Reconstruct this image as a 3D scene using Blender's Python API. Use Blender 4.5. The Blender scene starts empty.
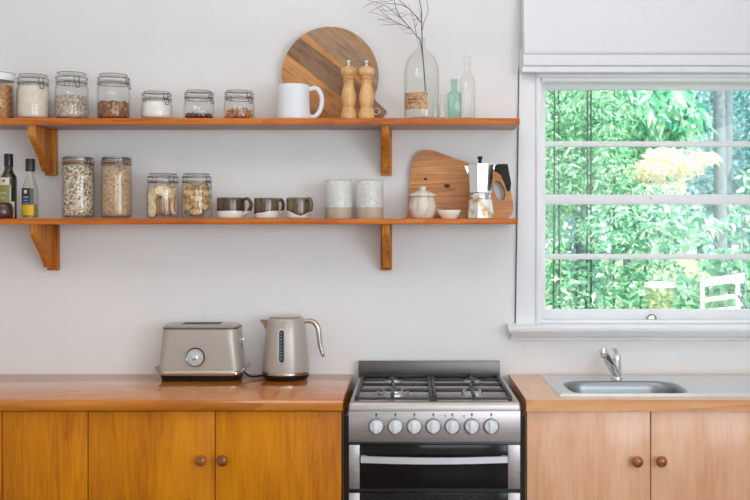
import bpy, bmesh, math, random
from mathutils import Vector, Matrix, Euler, noise
random.seed(7)
PI = math.pi
S = bpy.context.scene
COL = S.collection

# ------------------------------------------------------------------ measuring
F, CX, CY, CZ = 950.0, 410.0, 228.0, 1.515
def X(px, y): return (px - CX) * y / F
def Z(py, y): return CZ - (py - CY) * y / F
WALL = 4.0                      # back wall plane
FRONT = 3.398                   # worktop front edge
TOP_UP, TOP_LO = 1.9515, 1.5523 # shelf tops
COUNTER = 0.900

# ------------------------------------------------------------------ object helpers
def tag(o, label=None, cat=None, group=None, kind=None):
    if label: o['label'] = label
    if cat: o['category'] = cat
    if group: o['group'] = group
    if kind: o['kind'] = kind
    return o
def thing(name, label, cat, loc=(0, 0, 0), rz=0, group=None, kind=None):
    o = bpy.data.objects.new(name, None); COL.objects.link(o)
    o.empty_display_size = .02
    o.location = loc; o.rotation_euler = (0, 0, rz)
    return tag(o, label, cat, group, kind)
def copy_tree(o, parent=None):
    c = o.copy(); COL.objects.link(c)
    if parent: c.parent = parent
    for ch in list(o.children): copy_tree(ch, c)
    return c

class MB:
    def __init__(s): s.bm = bmesh.new()
    def _new(s, before): return [v for v in s.bm.verts if v.index == -1 or v not in before]
    def mat(s, faces, mi):
        for f in faces: f.material_index = mi
    def box(s, a, b, bev=0.0, mi=0, seg=2, M=None):
        t = bmesh.new()
        bmesh.ops.create_cube(t, size=1)
        for v in t.verts:
            v.co = Vector([(a[i] + b[i]) / 2 + v.co[i] * (b[i] - a[i]) for i in range(3)])
        if bev: bmesh.ops.bevel(t, geom=list(t.edges), offset=bev, segments=seg, profile=.5, affect='EDGES')
        s._merge(t, mi, M); return s
    def _merge(s, t, mi=0, M=None):
        for f in t.faces: f.material_index = mi
        if M is not None: bmesh.ops.transform(t, matrix=M, verts=t.verts)
        bmesh.ops.recalc_face_normals(t, faces=t.faces)
        me = bpy.data.meshes.new('tmp'); t.to_mesh(me); t.free()
        s.bm.from_mesh(me); bpy.data.meshes.remove(me)
    def loft(s, loops, mi=0, cap0=True, cap1=True, closed=False, M=None, flip=False, recalc=True):
        t = bmesh.new()
        V = [[t.verts.new(p) for p in L] for L in loops]
        n = len(V[0])
        rng = range(len(V)) if closed else range(len(V) - 1)
        for i in rng:
            A, B = V[i], V[(i + 1) % len(V)]
            for k in range(n):
                try: t.faces.new((A[k], A[(k + 1) % n], B[(k + 1) % n], B[k]))
                except ValueError: pass
        if not closed:
            if cap0: t.faces.new(list(reversed(V[0])))
            if cap1: t.faces.new(V[-1])
        s._merge(t, mi, M); return s
    def lathe(s, prof, seg=36, c=(0, 0, 0), mi=0, closed=False, M=None, jig=0):
        # prof: list of (r, z); ends at r=0 are welded to a cap
        loops = []
        for r, z in prof:
            r = max(r, 1e-4)
            loops.append([(c[0] + r * math.cos(2 * PI * k / seg), c[1] + r * math.sin(2 * PI * k / seg), c[2] + z) for k in range(seg)])
        return s.loft(loops, mi, closed=closed, M=M)
    def tube(s, pts, r, seg=8, mi=0, closed=False, M=None, flat=1.0):
        pts = [Vector(p) for p in pts]; n = len(pts)
        rs = r if isinstance(r, (list, tuple)) else [r] * n
        loops = []; up = None
        for i, p in enumerate(pts):
            if closed: d = pts[(i + 1) % n] - pts[i - 1]
            else: d = pts[min(i + 1, n - 1)] - pts[max(i - 1, 0)]
            d = d.normalized() if d.length > 1e-9 else Vector((0, 0, 1))
            if up is None:
                up = Vector((0, 0, 1)) if abs(d.z) < .9 else Vector((0, 1, 0))
            u = (up - d * up.dot(d))
            if u.length < 1e-6: u = d.orthogonal()
            u.normalize(); up = u; w = d.cross(u)
            loops.append([p + (u * math.cos(2 * PI * k / seg) + w * math.sin(2 * PI * k / seg) * flat) * rs[i] for k in range(seg)])
        return s.loft(loops, mi, closed=closed, M=M)
    def ring(s, R, z, r, seg=36, mi=0, c=(0, 0), sub=6):
        return s.tube([(c[0] + R * math.cos(2 * PI * k / seg), c[1] + R * math.sin(2 * PI * k / seg), z) for k in range(seg)], r, sub, mi, True)
    def prism(s, out, d0, d1, plane='xz', bev=0, mi=0, M=None, seg=2):
        # outline in plane, from d0 to d1 along the normal axis
        def P(u, v, d):
            return (u, d, v) if plane == 'xz' else ((d, u, v) if plane == 'yz' else (u, v, d))
        t = bmesh.new()
        A = [t.verts.new(P(u, v, d0)) for u, v in out]; B = [t.verts.new(P(u, v, d1)) for u, v in out]
        n = len(out)
        fa = t.faces.new(A); fb = t.faces.new(B)
        for k in range(n): t.faces.new((A[k], A[(k + 1) % n], B[(k + 1) % n], B[k]))
        if bev:
            ed = [e for e in t.edges if (e in fa.edges or e in fb.edges)]
            bmesh.ops.bevel(t, geom=ed, offset=bev, segments=seg, profile=.5, affect='EDGES')
        s._merge(t, mi, M); return s
    def ball(s, c, r, sub=2, jit=0, mi=0, M=None, sd=0):
        t = bmesh.new(); bmesh.ops.create_icosphere(t, subdivisions=sub, radius=1)
        rr = r if isinstance(r, (list, tuple)) else (r, r, r)
        for v in t.verts:
            k = 1 + jit * noise.noise(v.co * 1.9 + Vector((sd, sd * 1.7, 3)))
            v.co = Vector((c[0] + v.co.x * rr[0] * k, c[1] + v.co.y * rr[1] * k, c[2] + v.co.z * rr[2] * k))
        s._merge(t, mi, M); return s
    def build(s, name, mats, parent=None, smooth=.7, loc=None):
        me = bpy.data.meshes.new(name)
        s.bm.to_mesh(me); s.bm.free()
        for m in (mats if isinstance(mats, (list, tuple)) else [mats]): me.materials.append(m)
        if smooth:
            me.polygons.foreach_set('use_smooth', [True] * len(me.polygons))
            me.set_sharp_from_angle(angle=smooth)
        o = bpy.data.objects.new(name, me); COL.objects.link(o)
        if parent: o.parent = parent
        if loc: o.location = loc
        return o

def rrect(cx, cy, hx, hy, r, z, n=6):
    P = []
    for qx, qy, a0 in ((1, 1, 0), (-1, 1, 90), (-1, -1, 180), (1, -1, 270)):
        for k in range(n + 1):
            a = math.radians(a0 + 90 * k / n)
            P.append((cx + qx * (hx - r) + r * math.cos(a), cy + qy * (hy - r) + r * math.sin(a), z))
    return P
def spline(pts, n=8, closed=False):
    pts = [Vector(p) for p in pts]; out = []; N = len(pts)
    for i in range(N if closed else N - 1):
        p1, p2 = pts[i], pts[(i + 1) % N]
        p0 = pts[i - 1] if (closed or i > 0) else p1
        p3 = pts[(i + 2) % N] if (closed or i + 2 < N) else p2
        for k in range(n):
            t = k / n
            out.append(.5 * ((2 * p1) + (p2 - p0) * t + (2 * p0 - 5 * p1 + 4 * p2 - p3) * t * t + (3 * p1 - p0 - 3 * p2 + p3) * t ** 3))
    if not closed: out.append(pts[-1])
    return out

# ------------------------------------------------------------------ materials
def srgb(r, g, b):
    f = lambda c: (c / 255 / 12.92) if c <= 10 else ((c / 255 + .055) / 1.055) ** 2.4
    return (f(r), f(g), f(b), 1)
class Mat:
    def __init__(s, name):
        s.m = bpy.data.materials.new(name); s.m.use_nodes = True
        s.t = s.m.node_tree; s.t.nodes.clear()
        s.out = s.n('ShaderNodeOutputMaterial')
    def n(s, typ, **kw):
        x = s.t.nodes.new(typ)
        for k, v in kw.items(): setattr(x, k, v)
        return x
    def l(s, a, b): s.t.links.new(a, b)
    def coords(s, scale=(1, 1, 1), loc=(0, 0, 0), rot=(0, 0, 0), rnd=0):
        tc = s.n('ShaderNodeTexCoord'); mp = s.n('ShaderNodeMapping')
        mp.inputs['Scale'].default_value = scale; mp.inputs['Location'].default_value = loc; mp.inputs['Rotation'].default_value = rot
        src = tc.outputs['Object']
        if rnd:
            oi = s.n('ShaderNodeObjectInfo'); ml = s.n('ShaderNodeMath', operation='MULTIPLY'); ml.inputs[1].default_value = rnd
            s.l(oi.outputs['Random'], ml.inputs[0])
            ad = s.n('ShaderNodeVectorMath', operation='ADD'); s.l(src, ad.inputs[0]); s.l(ml.outputs[0], ad.inputs[1]); src = ad.outputs[0]
        s.l(src, mp.inputs['Vector']); return mp.outputs['Vector']
    def noise(s, vec, scale, detail=4, rough=.55, dist=0):
        x = s.n('ShaderNodeTexNoise'); x.inputs['Scale'].default_value = scale; x.inputs['Detail'].default_value = detail
        x.inputs['Roughness'].default_value = rough; x.inputs['Distortion'].default_value = dist
        s.l(vec, x.inputs['Vector']); return x.outputs['Fac']
    def ramp(s, fac, stops, interp='LINEAR'):
        x = s.n('ShaderNodeValToRGB'); x.color_ramp.interpolation = interp
        e = x.color_ramp.elements
        while len(e) < len(stops): e.new(.5)
        for i, (p, c) in enumerate(stops): e[i].position = p; e[i].color = c
        s.l(fac, x.inputs['Fac']); return x.outputs['Color']
    def mix(s, fac, a, b, mode='MIX'):
        x = s.n('ShaderNodeMix', data_type='RGBA', blend_type=mode)
        for sock, v in ((x.inputs['Factor'], fac), (x.inputs['A'], a), (x.inputs['B'], b)):
            pass
        I = [i for i in x.inputs if i.enabled]
        for sock, v in zip(I, (fac, a, b)):
            if isinstance(v, (int, float, tuple)): sock.default_value = v
            else: s.l(v, sock)
        return [o for o in x.outputs if o.enabled][0]
    def math(s, op, a, b=0.0):
        x = s.n('ShaderNodeMath', operation=op)
        for sock, v in ((x.inputs[0], a), (x.inputs[1], b)):
            if isinstance(v, (int, float)): sock.default_value = v
            else: s.l(v, sock)
        return x.outputs[0]
    def bsdf(s, color, rough=.5, metal=0, spec=.5, coat=0, bump=None, bstr=.2, bdist=.002, aniso=0, sss=0, sheen=0):
        p = s.n('ShaderNodeBsdfPrincipled')
        for k, v in (('Base Color', color), ('Roughness', rough), ('Metallic', metal)):
            if isinstance(v, (int, float, tuple)): p.inputs[k].default_value = v
            else: s.l(v, p.inputs[k])
        p.inputs['Specular IOR Level'].default_value = spec
        p.inputs['Coat Weight'].default_value = coat; p.inputs['Coat Roughness'].default_value = .12
        p.inputs['Anisotropic'].default_value = aniso
        if bump is not None:
            b = s.n('ShaderNodeBump'); b.inputs['Strength'].default_value = bstr; b.inputs['Distance'].default_value = bdist
            s.l(bump, b.inputs['Height']); s.l(b.outputs['Normal'], p.inputs['Normal'])
        s.l(p.outputs[0], s.out.inputs['Surface']); return p

def plain(name, c, rough=.5, metal=0, spec=.5, coat=0, vary=.06, vs=12, bump=0):
    m = Mat(name); v = m.coords()
    f = m.noise(v, vs, 5)
    d = tuple(max(0, x * (1 - vary)) for x in c[:3]) + (1,); e = tuple(min(1, x * (1 + vary)) for x in c[:3]) + (1,)
    col = m.ramp(f, [(.3, d), (.7, e)])
    m.bsdf(col, rough, metal, spec, coat, bump=f if bump else None, bstr=bump)
    return m.m

def wood(name, light, mid, dark, axis='X', rough=.38, coat=.25, fine=55, rnd=7.0, knots=0, gscale=1.0, bump=.08, spec=.5, ring=.14):
    m = Mat(name)
    st = {'X': (.07, 1, 1), 'Y': (1, .07, 1), 'Z': (1, 1, .07)}[axis]
    v = m.coords(st, rnd=rnd)
    st2 = {'X': (.25, 1, 1), 'Y': (1, .25, 1), 'Z': (1, 1, .25)}[axis]
    v2 = m.coords(st2, rnd=rnd)
    big = m.noise(v2, 5 * gscale, 3, .5, .3)
    # growth rings cut lengthwise
    w = m.n('ShaderNodeTexNoise'); w.inputs['Scale'].default_value = 7 * gscale; w.inputs['Detail'].default_value = 2; w.inputs['Distortion'].default_value = .4
    m.l(v, w.inputs['Vector'])
    rings = m.math('FRACT', m.math('MULTIPLY', w.outputs['Fac'], 9.0))
    fineg = m.noise(v, fine * gscale, 5, .6)
    f = m.math('ADD', m.math('MULTIPLY', big, .5), m.math('ADD', m.math('MULTIPLY', rings, ring), m.math('MULTIPLY', fineg, .36)))
    col = m.ramp(f, [(.33, dark), (.5, mid), (.68, light)])
    if knots:
        vo = m.n('ShaderNodeTexVoronoi', feature='F1'); vo.inputs['Scale'].default_value = knots
        m.l(m.coords({'X': (.6, 1, 1), 'Y': (1, .6, 1), 'Z': (1, 1, .6)}[axis], rnd=rnd), vo.inputs['Vector'])
        k = m.ramp(vo.outputs['Distance'], [(.03, (1, 1, 1, 1)), (.13, (0, 0, 0, 1))])
        col = m.mix(m.math('MULTIPLY', k, .7), col, tuple(x * .35 for x in dark[:3]) + (1,))
    m.bsdf(col, rough, 0, spec, coat, bump=fineg, bstr=bump, bdist=.001)
    return m.m

def glass(name, tint=(.99, .993, .99), edge=(.74, .77, .76), rough=.02, refl=1.0):
    # thin clear walls: what is behind shows through, darker where the wall is seen edge-on
    m = Mat(name)
    lw = m.n('ShaderNodeLayerWeight'); lw.inputs['Blend'].default_value = .32
    col = m.ramp(lw.outputs['Facing'], [(.55, tint + (1,)), (.98, edge + (1,))])
    tr = m.n('ShaderNodeBsdfTransparent'); m.l(col, tr.inputs['Color'])
    gl = m.n('ShaderNodeBsdfGlossy'); gl.inputs['Roughness'].default_value = rough
    lf = m.n('ShaderNodeLayerWeight'); lf.inputs['Blend'].default_value = .5      # Schlick reflectance, the same from both sides of the wall
    fr = m.math('ADD', m.math('MULTIPLY', m.math('POWER', lf.outputs['Facing'], 5.0), .9), .03)
    mx = m.n('ShaderNodeMixShader'); m.l(m.math('MULTIPLY', fr, refl), mx.inputs['Fac'])
    m.l(tr.outputs[0], mx.inputs[1]); m.l(gl.outputs[0], mx.inputs[2]); m.l(mx.outputs[0], m.out.inputs['Surface'])
    return m.m

def grains(name, stops, scale, rough=.8, stretch=(1, 1, 1), bump=.5, edge=.0):
    m = Mat(name); v = m.coords(stretch)
    vo = m.n('ShaderNodeTexVoronoi', feature='F1'); vo.inputs['Scale'].default_value = scale; m.l(v, vo.inputs['Vector'])
    sep = m.n('ShaderNodeSeparateColor'); m.l(vo.outputs['Color'], sep.inputs[0])
    col = m.ramp(sep.outputs[0], stops)
    col = m.mix(m.math('MULTIPLY', vo.outputs['Distance'], edge), col, tuple(x * .55 for x in stops[0][1][:3]) + (1,)) if edge else col
    inv = m.math('SUBTRACT', 1.0, vo.outputs['Distance'])
    m.bsdf(col, rough, 0, .2, bump=inv, bstr=bump, bdist=.004)
    return m.m

def steel(name, c=(.62, .60, .585, 1), rough=.3, axis='X', amt=.1):
    m = Mat(name)
    st = {'X': (.02, 1, 1), 'Z': (1, 1, .02), 'Y': (1, .02, 1)}[axis]
    f = m.noise(m.coords(st), 420, 3)
    d = tuple(x * (1 - amt) for x in c[:3]) + (1,); e = tuple(min(1, x * (1 + amt)) for x in c[:3]) + (1,)
    col = m.ramp(f, [(.3, d), (.7, e)])
    r = m.math('ADD', m.math('MULTIPLY', f, .15), rough - .07)
    m.bsdf(col, r, 1.0, aniso=.3); return m.m

M = {}
def wallpaint():
    m = Mat('painted_wall'); v = m.coords()
    f = m.noise(v, 3, 4); g = m.noise(v, 160, 3)
    col = m.ramp(f, [(.3, srgb(231, 230, 231)), (.7, srgb(235, 234, 235))])
    m.bsdf(col, .55, 0, .3, bump=m.math('ADD', m.math('MULTIPLY', f, 2.0), m.math('MULTIPLY', g, .15)), bstr=.10, bdist=.004); return m.m
M['wall'] = wallpaint()
M['ceiling'] = plain('ceiling_paint', srgb(238, 237, 234), .7)
M['trim'] = plain('white_gloss_paint', srgb(236, 237, 241), .35, spec=.5, vary=.015)
M['blind'] = plain('white_blind_linen', srgb(236, 237, 242), .85, spec=.1, vary=.02, vs=250, bump=.05)
M['floor'] = wood('floor_boards', srgb(128, 116, 104), srgb(112, 98, 86), srgb(88, 76, 66), 'Y', .35, .2)
M['shelf'] = wood('pine_shelf', srgb(212, 128, 42), srgb(194, 102, 24), srgb(158, 72, 10), 'X', .42, 0, spec=.3, gscale=1.6)
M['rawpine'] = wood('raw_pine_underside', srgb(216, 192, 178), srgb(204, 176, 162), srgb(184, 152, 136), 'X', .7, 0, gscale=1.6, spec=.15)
M['bracket'] = wood('pine_bracket', srgb(212, 146, 70), srgb(194, 118, 42), srgb(146, 76, 20), 'Z', .45, 0, spec=.3, gscale=1.6)
M['worktop'] = wood('pine_worktop', srgb(214, 138, 24), srgb(198, 114, 6), srgb(170, 88, 2), 'X', .22, .7, spec=.5)
M['worktop2'] = wood('beech_worktop', srgb(230, 174, 122), srgb(218, 154, 100), srgb(196, 128, 76), 'X', .3, .6)
M['door'] = wood('honey_pine_door', srgb(224, 148, 6), srgb(208, 126, 1), srgb(176, 96, 0), 'Z', .42, 0, knots=1.1, spec=.22, gscale=1.7, ring=.06)
M['door2'] = wood('pale_glare_door', srgb(236, 192, 158), srgb(226, 172, 134), srgb(212, 152, 112), 'Z', .36, .35, gscale=1.7, ring=.05)  # paleness is partly window glare put into the wood colour
M['knobwood'] = wood('knob_wood', srgb(190, 116, 58), srgb(158, 84, 34), srgb(104, 46, 14), 'X', .25, .3, gscale=5)
M['dark'] = plain('dark_gap', (.012, .01, .009, 1), .8)
M['board'] = None
M['mill'] = wood('mill_beech', srgb(232, 190, 136), srgb(218, 170, 112), srgb(192, 142, 88), 'Z', .4, .25, gscale=3)
M['cutboard'] = wood('camphor_board', srgb(222, 164, 104), srgb(200, 134, 76), srgb(156, 96, 50), 'X', .5, .1, gscale=1.5, rnd=3.0)
M['clear'] = glass('clear_glass')
M['bottle'] = glass('old_bottle_glass', (.982, .985, .978), (.20, .23, .22))
M['green'] = glass('green_bottle_glass', (.82, .935, .89), (.36, .62, .54))
M['vinegar'] = glass('cruet_glass', (.965, .975, .945), (.6, .64, .56))
M['pane'] = glass('window_glass', (.985, .995, .99), (.8, .9, .88), .01, .5)
M['olive'] = plain('dark_green_bottle', (.022, .028, .006, 1), .08, spec=.6, coat=.3)
M['blackcap'] = plain('black_cap', (.012, .012, .013, 1), .3)
M['wire'] = plain('clip_wire', (.20, .19, .18, 1), .35, .9)
M['gasket'] = plain('pale_rubber_seal', srgb(205, 200, 188), .6)
M['orange_gasket'] = plain('orange_rubber_seal', srgb(196, 132, 60), .55)
M['galv'] = plain('grey_lid_metal', (.32, .33, .32, 1), .35, .9)
M['white_lid'] = plain('white_plastic_lid', srgb(236, 236, 238), .35)
M['ceramic'] = plain('white_ceramic', srgb(226, 229, 236), .32, spec=.5, coat=.1, vary=.01)
M['chrome'] = plain('chrome', (.80, .79, .78, 1), .12, 1.0, vary=.02)
M['warm_chrome'] = plain('brushed_chrome', (.62, .56, .52, 1), .22, 1.0, vary=.03)
M['steel'] = steel('stainless', (.52, .47, .465, 1), .42)
M['sinksteel'] = steel('sink_stainless', (.74, .75, .76, 1), .24, amt=.03)
M['splash'] = steel('splashback_stainless', (.155, .142, .138, 1), .40, 'Z')
M['greige'] = plain('oat_enamel', srgb(178, 169, 160), .32, .18, coat=.2, vary=.02)
M['iron'] = plain('cast_iron', (.022, .024, .028, 1), .45, spec=.5, vary=.2)
M['black'] = plain('black_enamel', (.012, .012, .014, 1), .25)
M['ovenglass'] = plain('black_oven_glass', (.008, .006, .006, 1), .10, spec=.25)
M['silver'] = plain('silver_handle', (.70, .71, .74, 1), .4, .55)
M['knobwhite'] = plain('white_knob', srgb(226, 228, 232), .35)
M['knobgrey'] = plain('grey_bezel', (.22, .22, .225, 1), .4, .5)
M['ink'] = plain('dark_print', (.05, .045, .045, 1), .5)
M['red'] = plain('red_lens', (.28, .02, .01, 1), .2)
M['burner'] = plain('burner_alloy', (.62, .61, .58, 1), .35, .9)
M['black_plastic'] = plain('black_plastic', (.010, .009, .010, 1), .5, spec=.25)
M['twig'] = plain('dry_twig', srgb(98, 88, 86), .8, vary=.3, vs=60)
M['moka'] = plain('moka_aluminium', (.74, .74, .75, 1), .2, 1.0, vary=.05, vs=30)
M['dial'] = plain('dial_face', srgb(196, 199, 202), .4, .1)

# ------------------------------------------------------------------ room shell
def struct(name, mb, m, parent=None, smooth=.5):
    o = mb.build(name, m, parent, smooth)
    if not parent: o['kind'] = 'structure'
    return o
XL, XR, YB, ZT = -2.45, 2.45, -2.6, 2.72
OX0, OX1, OZ0, OZ1 = .539, 1.98, 1.115, 2.142      # window opening
w = MB()
YC = WALL - .022
def xc(py): return X(519.6 - (py - 90) * .0150, YC)          # the casing leans a little
w.box((XL - .1, WALL + .03, -.02), (OX0, WALL + .12, ZT))
e0, e1 = xc(66), xc(326)
w.prism([(XL - .1, -.02), (e1 + .001, -.02), (e1 + .001, 1.10), (e1 - .0045, 1.10), (e0 - .0045, Z(66, YC)), (e0 + .001, Z(66, YC)), (e0 + .001, ZT), (XL - .1, ZT)], WALL, WALL + .0305, 'xz')
w.prism([(e1 + .001, -.02), (OX0, -.02), (OX0, ZT), (e0 + .001, ZT), (e0 + .001, Z(66, YC)), (e1 + .001, 1.10)], WALL, WALL + .0305, 'xz')
w.box((OX1, WALL, -.02), (XR + .1, WALL + .12, ZT))
w.box((OX0, WALL, -.02), (OX1, WALL + .12, OZ0)); w.box((OX0, WALL, OZ1), (OX1, WALL + .12, ZT))
struct('wall_back', w, M['wall'], smooth=0)
struct('wall_left', MB().box((XL - .1, YB, -.02), (XL, WALL, ZT)), M['wall'])
w = MB()                                            # right wall with a wide glazed-door opening
w.box((XR, 1.2, -.02), (XR + .1, WALL, ZT)); w.box((XR, YB, -.02), (XR + .1, -2.0, ZT)); w.box((XR, -2.0, 2.35), (XR + .1, 1.2, ZT)); w.box((XR, -2.0, -.02), (XR + .1, 1.2, .85))
struct('wall_right', w, M['wall'])
w = MB()
w.box((XL - .1, YB - .1, -.02), (-.3, YB, ZT)); w.box((2.3, YB - .1, -.02), (XR + .1, YB, ZT))
w.box((-.3, YB - .1, 2.45), (2.3, YB, ZT)); w.box((-.3, YB - .1, -.02), (2.3, YB, 1.3))
struct('wall_rear', w, M['wall'])
struct('floor', MB().box((XL - .1, YB - .1, -.1), (XR + .1, WALL + .12, -.02)), M['floor'])
struct('ceiling', MB().box((XL - .1, YB - .1, ZT), (XR + .1, WALL + .5, ZT + .12)), M['ceiling'])
# wall lining joints
for n, (px, z0, z1) in enumerate(((204, .905, 2.7), (526, .905, 1.05)), 1):
    x = X(px, WALL)
    struct('trim_%d' % n, MB().box((x - .002, WALL - .0012, z0), (x + .002, WALL + .001, z1), .0006), M['wall'])

# ------------------------------------------------------------------ window
win = thing('window_1', None, None, (0, 0, 0)); win['kind'] = 'structure'
zt, zb = Z(68, YC), Z(326, YC)
c = MB()
c.prism([(xc(326), zb), (OX0 + .004, zb), (OX0 + .004, OZ1 + .0), (OX0 + .004, zt + .08), (xc(68), zt + .08)], YC, WALL - .001, 'xz', .003)
c.prism([(OX1 - .004, zb), (OX1 + .1, zb), (OX1 + .1, zt + .08), (OX1 - .004, zt + .08)], YC, WALL - .001, 'xz', .003)
c.box((OX0 + .004, YC, OZ1 - .002), (OX1 - .004, WALL - .001, zt + .08), .003)
c.build('casing', M['trim'], win)
b = MB()                                            # bead round the opening, and the reveal lining
for x0, x1 in ((OX0 - .012, OX0 + .006), (OX1 - .006, OX1 + .012)): b.box((x0, YC - .010, OZ0), (x1, YC + .004, OZ1 + .0015), .003)
b.box((OX0 - .012, YC - .010, OZ1 + .002), (OX1 + .012, YC + .004, OZ1 + .020), .004)
b.build('bead', M['trim'], win)
ln = MB()
ln.box((OX0, YC, OZ0), (OX0 + .012, WALL + .12, OZ1)); ln.box((OX1 - .012, YC, OZ0), (OX1, WALL + .12, OZ1)); ln.box((OX0, YC, OZ1 - .012), (OX1, WALL + .12, OZ1)); ln.box((OX0, YC, OZ0), (OX1, WALL + .12, OZ0 + .012))
ln.build('lining', M['trim'], win)
s = MB()                                            # moulded sill with its nose and bed mould
sx0, sx1 = X(508.5, 3.93), OX1 + .14
nose = [(3.925, 1.108), (WALL - .001, 1.115), (WALL - .001, 1.082), (3.925, 1.082), (3.918, 1.090), (3.918, 1.101)]
s.prism(nose, sx0, sx1, 'yz', .002)
bed = [(3.938, 1.0815), (WALL - .001, 1.0815), (WALL - .001, 1.046), (3.975, 1.046), (3.970, 1.056), (3.955, 1.062), (3.942, 1.070)]
s.prism(bed, sx0 + .012, sx1 - .012, 'yz', .0015)
s.box((OX0 - .02, 3.975, 1.114), (OX1 + .02, 4.0, 1.13), .003)
s.build('window_sill', M['trim'], win)
YS = 4.035
def sash(y, z0, z1, bot, top, bars, lift=False):
    f = MB(); x0, x1 = OX0 + .012, OX1 - .012
    gx0, gx1 = X(545.6, y), x1 - .036
    f.box((x0, y, z0), (gx0, y + .034, z1), .003); f.box((gx1, y, z0), (x1, y + .034, z1), .003)
    f.box((gx0 - .001, y, z0), (gx1 + .001, y + .034, z0 + bot), .003); f.box((gx0 - .001, y, z1 - top), (gx1 + .001, y + .034, z1), .003)
    for za, zb in bars: f.box((gx0 - .001, y + .004, za), (gx1 + .001, y + .030, zb), .004)
    o = f.build('sash', M['trim'], win)
    zs = [z0 + bot] + [q for ab in bars for q in ab] + [z1 - top]
    for k in range(0, len(zs), 2):
        MB().box((gx0 - .004, y + .015, zs[k] - .004), (gx1 + .004, y + .018, zs[k + 1] + .004)).build('pane', M['pane'], o, 0)
    return o
ys_l, ys_u = 4.022, 4.06
zr0, zr1 = Z(204.5, ys_l), Z(194.5, ys_l)
sash(ys_u, zr0 + .006, OZ1 - .010, .034, OZ1 - .010 - Z(89.5, ys_u), [(Z(146.5, ys_u), Z(141, ys_u))])
lo = sash(ys_l, OZ0 + .012, zr1, Z(309.5, ys_l) - OZ0 - .012, zr1 - zr0, [(Z(259.5, ys_l), Z(254, ys_l))])
l = MB(); lx, lz = X(651, ys_l), Z(319, ys_l)       # sash lift: a small chrome hood
l.prism([(lx + .017 * math.cos(a), lz + .018 * math.sin(a)) for a in [PI * k / 14 for k in range(15)]], ys_l - .016, ys_l - .0005, 'xz', .003)
l.box((lx - .018, ys_l - .004, lz - .003), (lx + .018, ys_l - .0005, lz + .001), .001)
lf_ = l.build('sash_lift', M['chrome'], win)
MB().tube([(lx + .0185 * math.cos(PI * k / 14), ys_l - .013, lz + .0195 * math.sin(PI * k / 14)) for k in range(15)], .0022, 8).build('lift_reflection_ring', M['wire'], lf_)  # dark ring stands in for the dark reflection round the chrome hood
MB().box((X(651, ys_l) - .003, ys_l - .003, Z(198.5, ys_l) - .002), (X(651, ys_l) + .002, ys_l - .0003, Z(198.5, ys_l) + .002), .0008).build('catch_pin', M['dark'], win)

# roman blind
bl = thing('roman_blind', 'white fabric roman blind drawn up above the window', 'blind', (0, 0, 0))
bx0, bx1 = X(522.5, 3.93), OX1 + .06
zz = lambda py: Z(py, 3.925)
sec = [(3.945, 2.60), (3.938, zz(0)), (3.925, zz(30)), (3.912, zz(50)), (3.912, zz(52)), (3.917, zz(54)), (3.928, zz(54.2)), (3.960, zz(48)), (3.960, 2.60)]
b1 = MB(); b1.prism(sec, bx0 + .006, bx1, 'yz', 0); b1.build('front_drop', M['blind'], bl, .9)
b2 = MB(); b2.prism([(3.922, zz(54.4)), (3.917, zz(58)), (3.914, zz(63)), (3.916, zz(65.5)), (3.924, zz(66)), (3.965, zz(62)), (3.965, zz(54.4))], bx0 + .003, bx1 + .003, 'yz', 0); b2.build('fold', M['blind'], bl, .9)
b3 = MB(); b3.prism([(3.926, zz(66.2)), (3.918, zz(69)), (3.920, zz(72)), (3.930, zz(73)), (3.968, zz(72)), (3.968, zz(66.2))], bx0 - .002, bx1 + .006, 'yz', 0); b3.build('fold', M['blind'], bl, .9)
MB().box((bx0 + .002, 3.961, zz(60)), (bx1, 3.976, 2.60), .002).build('headboard', M['trim'], bl)

# ------------------------------------------------------------------ shelves
def shelf(ztop, th, x1, label, brk):
    root = thing('wall_shelf', label, 'shelf', (0, WALL, ztop), group='pine wall shelves')
    x0 = -2.06
    out = [(x0, -.0015), (x1, -.0015), (x1, -.205), (x1 - .006, -.222), (x1 - .022, -.23), (x0, -.23)]
    bd_ = MB().prism(out, -th, 0, 'xy', .0025); bd_.bm.normal_update()
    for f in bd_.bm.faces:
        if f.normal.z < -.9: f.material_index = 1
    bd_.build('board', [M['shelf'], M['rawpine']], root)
    for px, off in brk:
        cx = X(px, 3.975)
        br = MB().prism([(cx - .0235, -th - .001), (cx + .0235, -th - .001), (cx + .0235, -.192 - th), (cx - .0235, -.192 - th)], -.026, -.0015, 'xz', .003).build('bracket', M['bracket'], root)
        g = MB()
        pr = [(-.0262, -th - .001), (-.205, -th - .001), (-.207, -th - .030), (-.196, -th - .052), (-.150, -th - .085), (-.105, -th - .118), (-.075, -th - .150), (-.060, -th - .178), (-.0262, -th - .182)]
        g.prism(pr, cx + off - .0155, cx + off + .0155, 'yz', .003)
        g.build('gusset', M['bracket'], br)
    return root
shelf(TOP_UP, .0238, .4395, 'upper pine wall shelf, holding the row of clip jars and the round board', ((50.4, -.008), (386.3, 0)))
shelf(TOP_LO, .0222, .4320, 'lower pine wall shelf, holding the mugs and the moka pot', ((52.4, -.008), (386.3, .002)))

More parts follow.
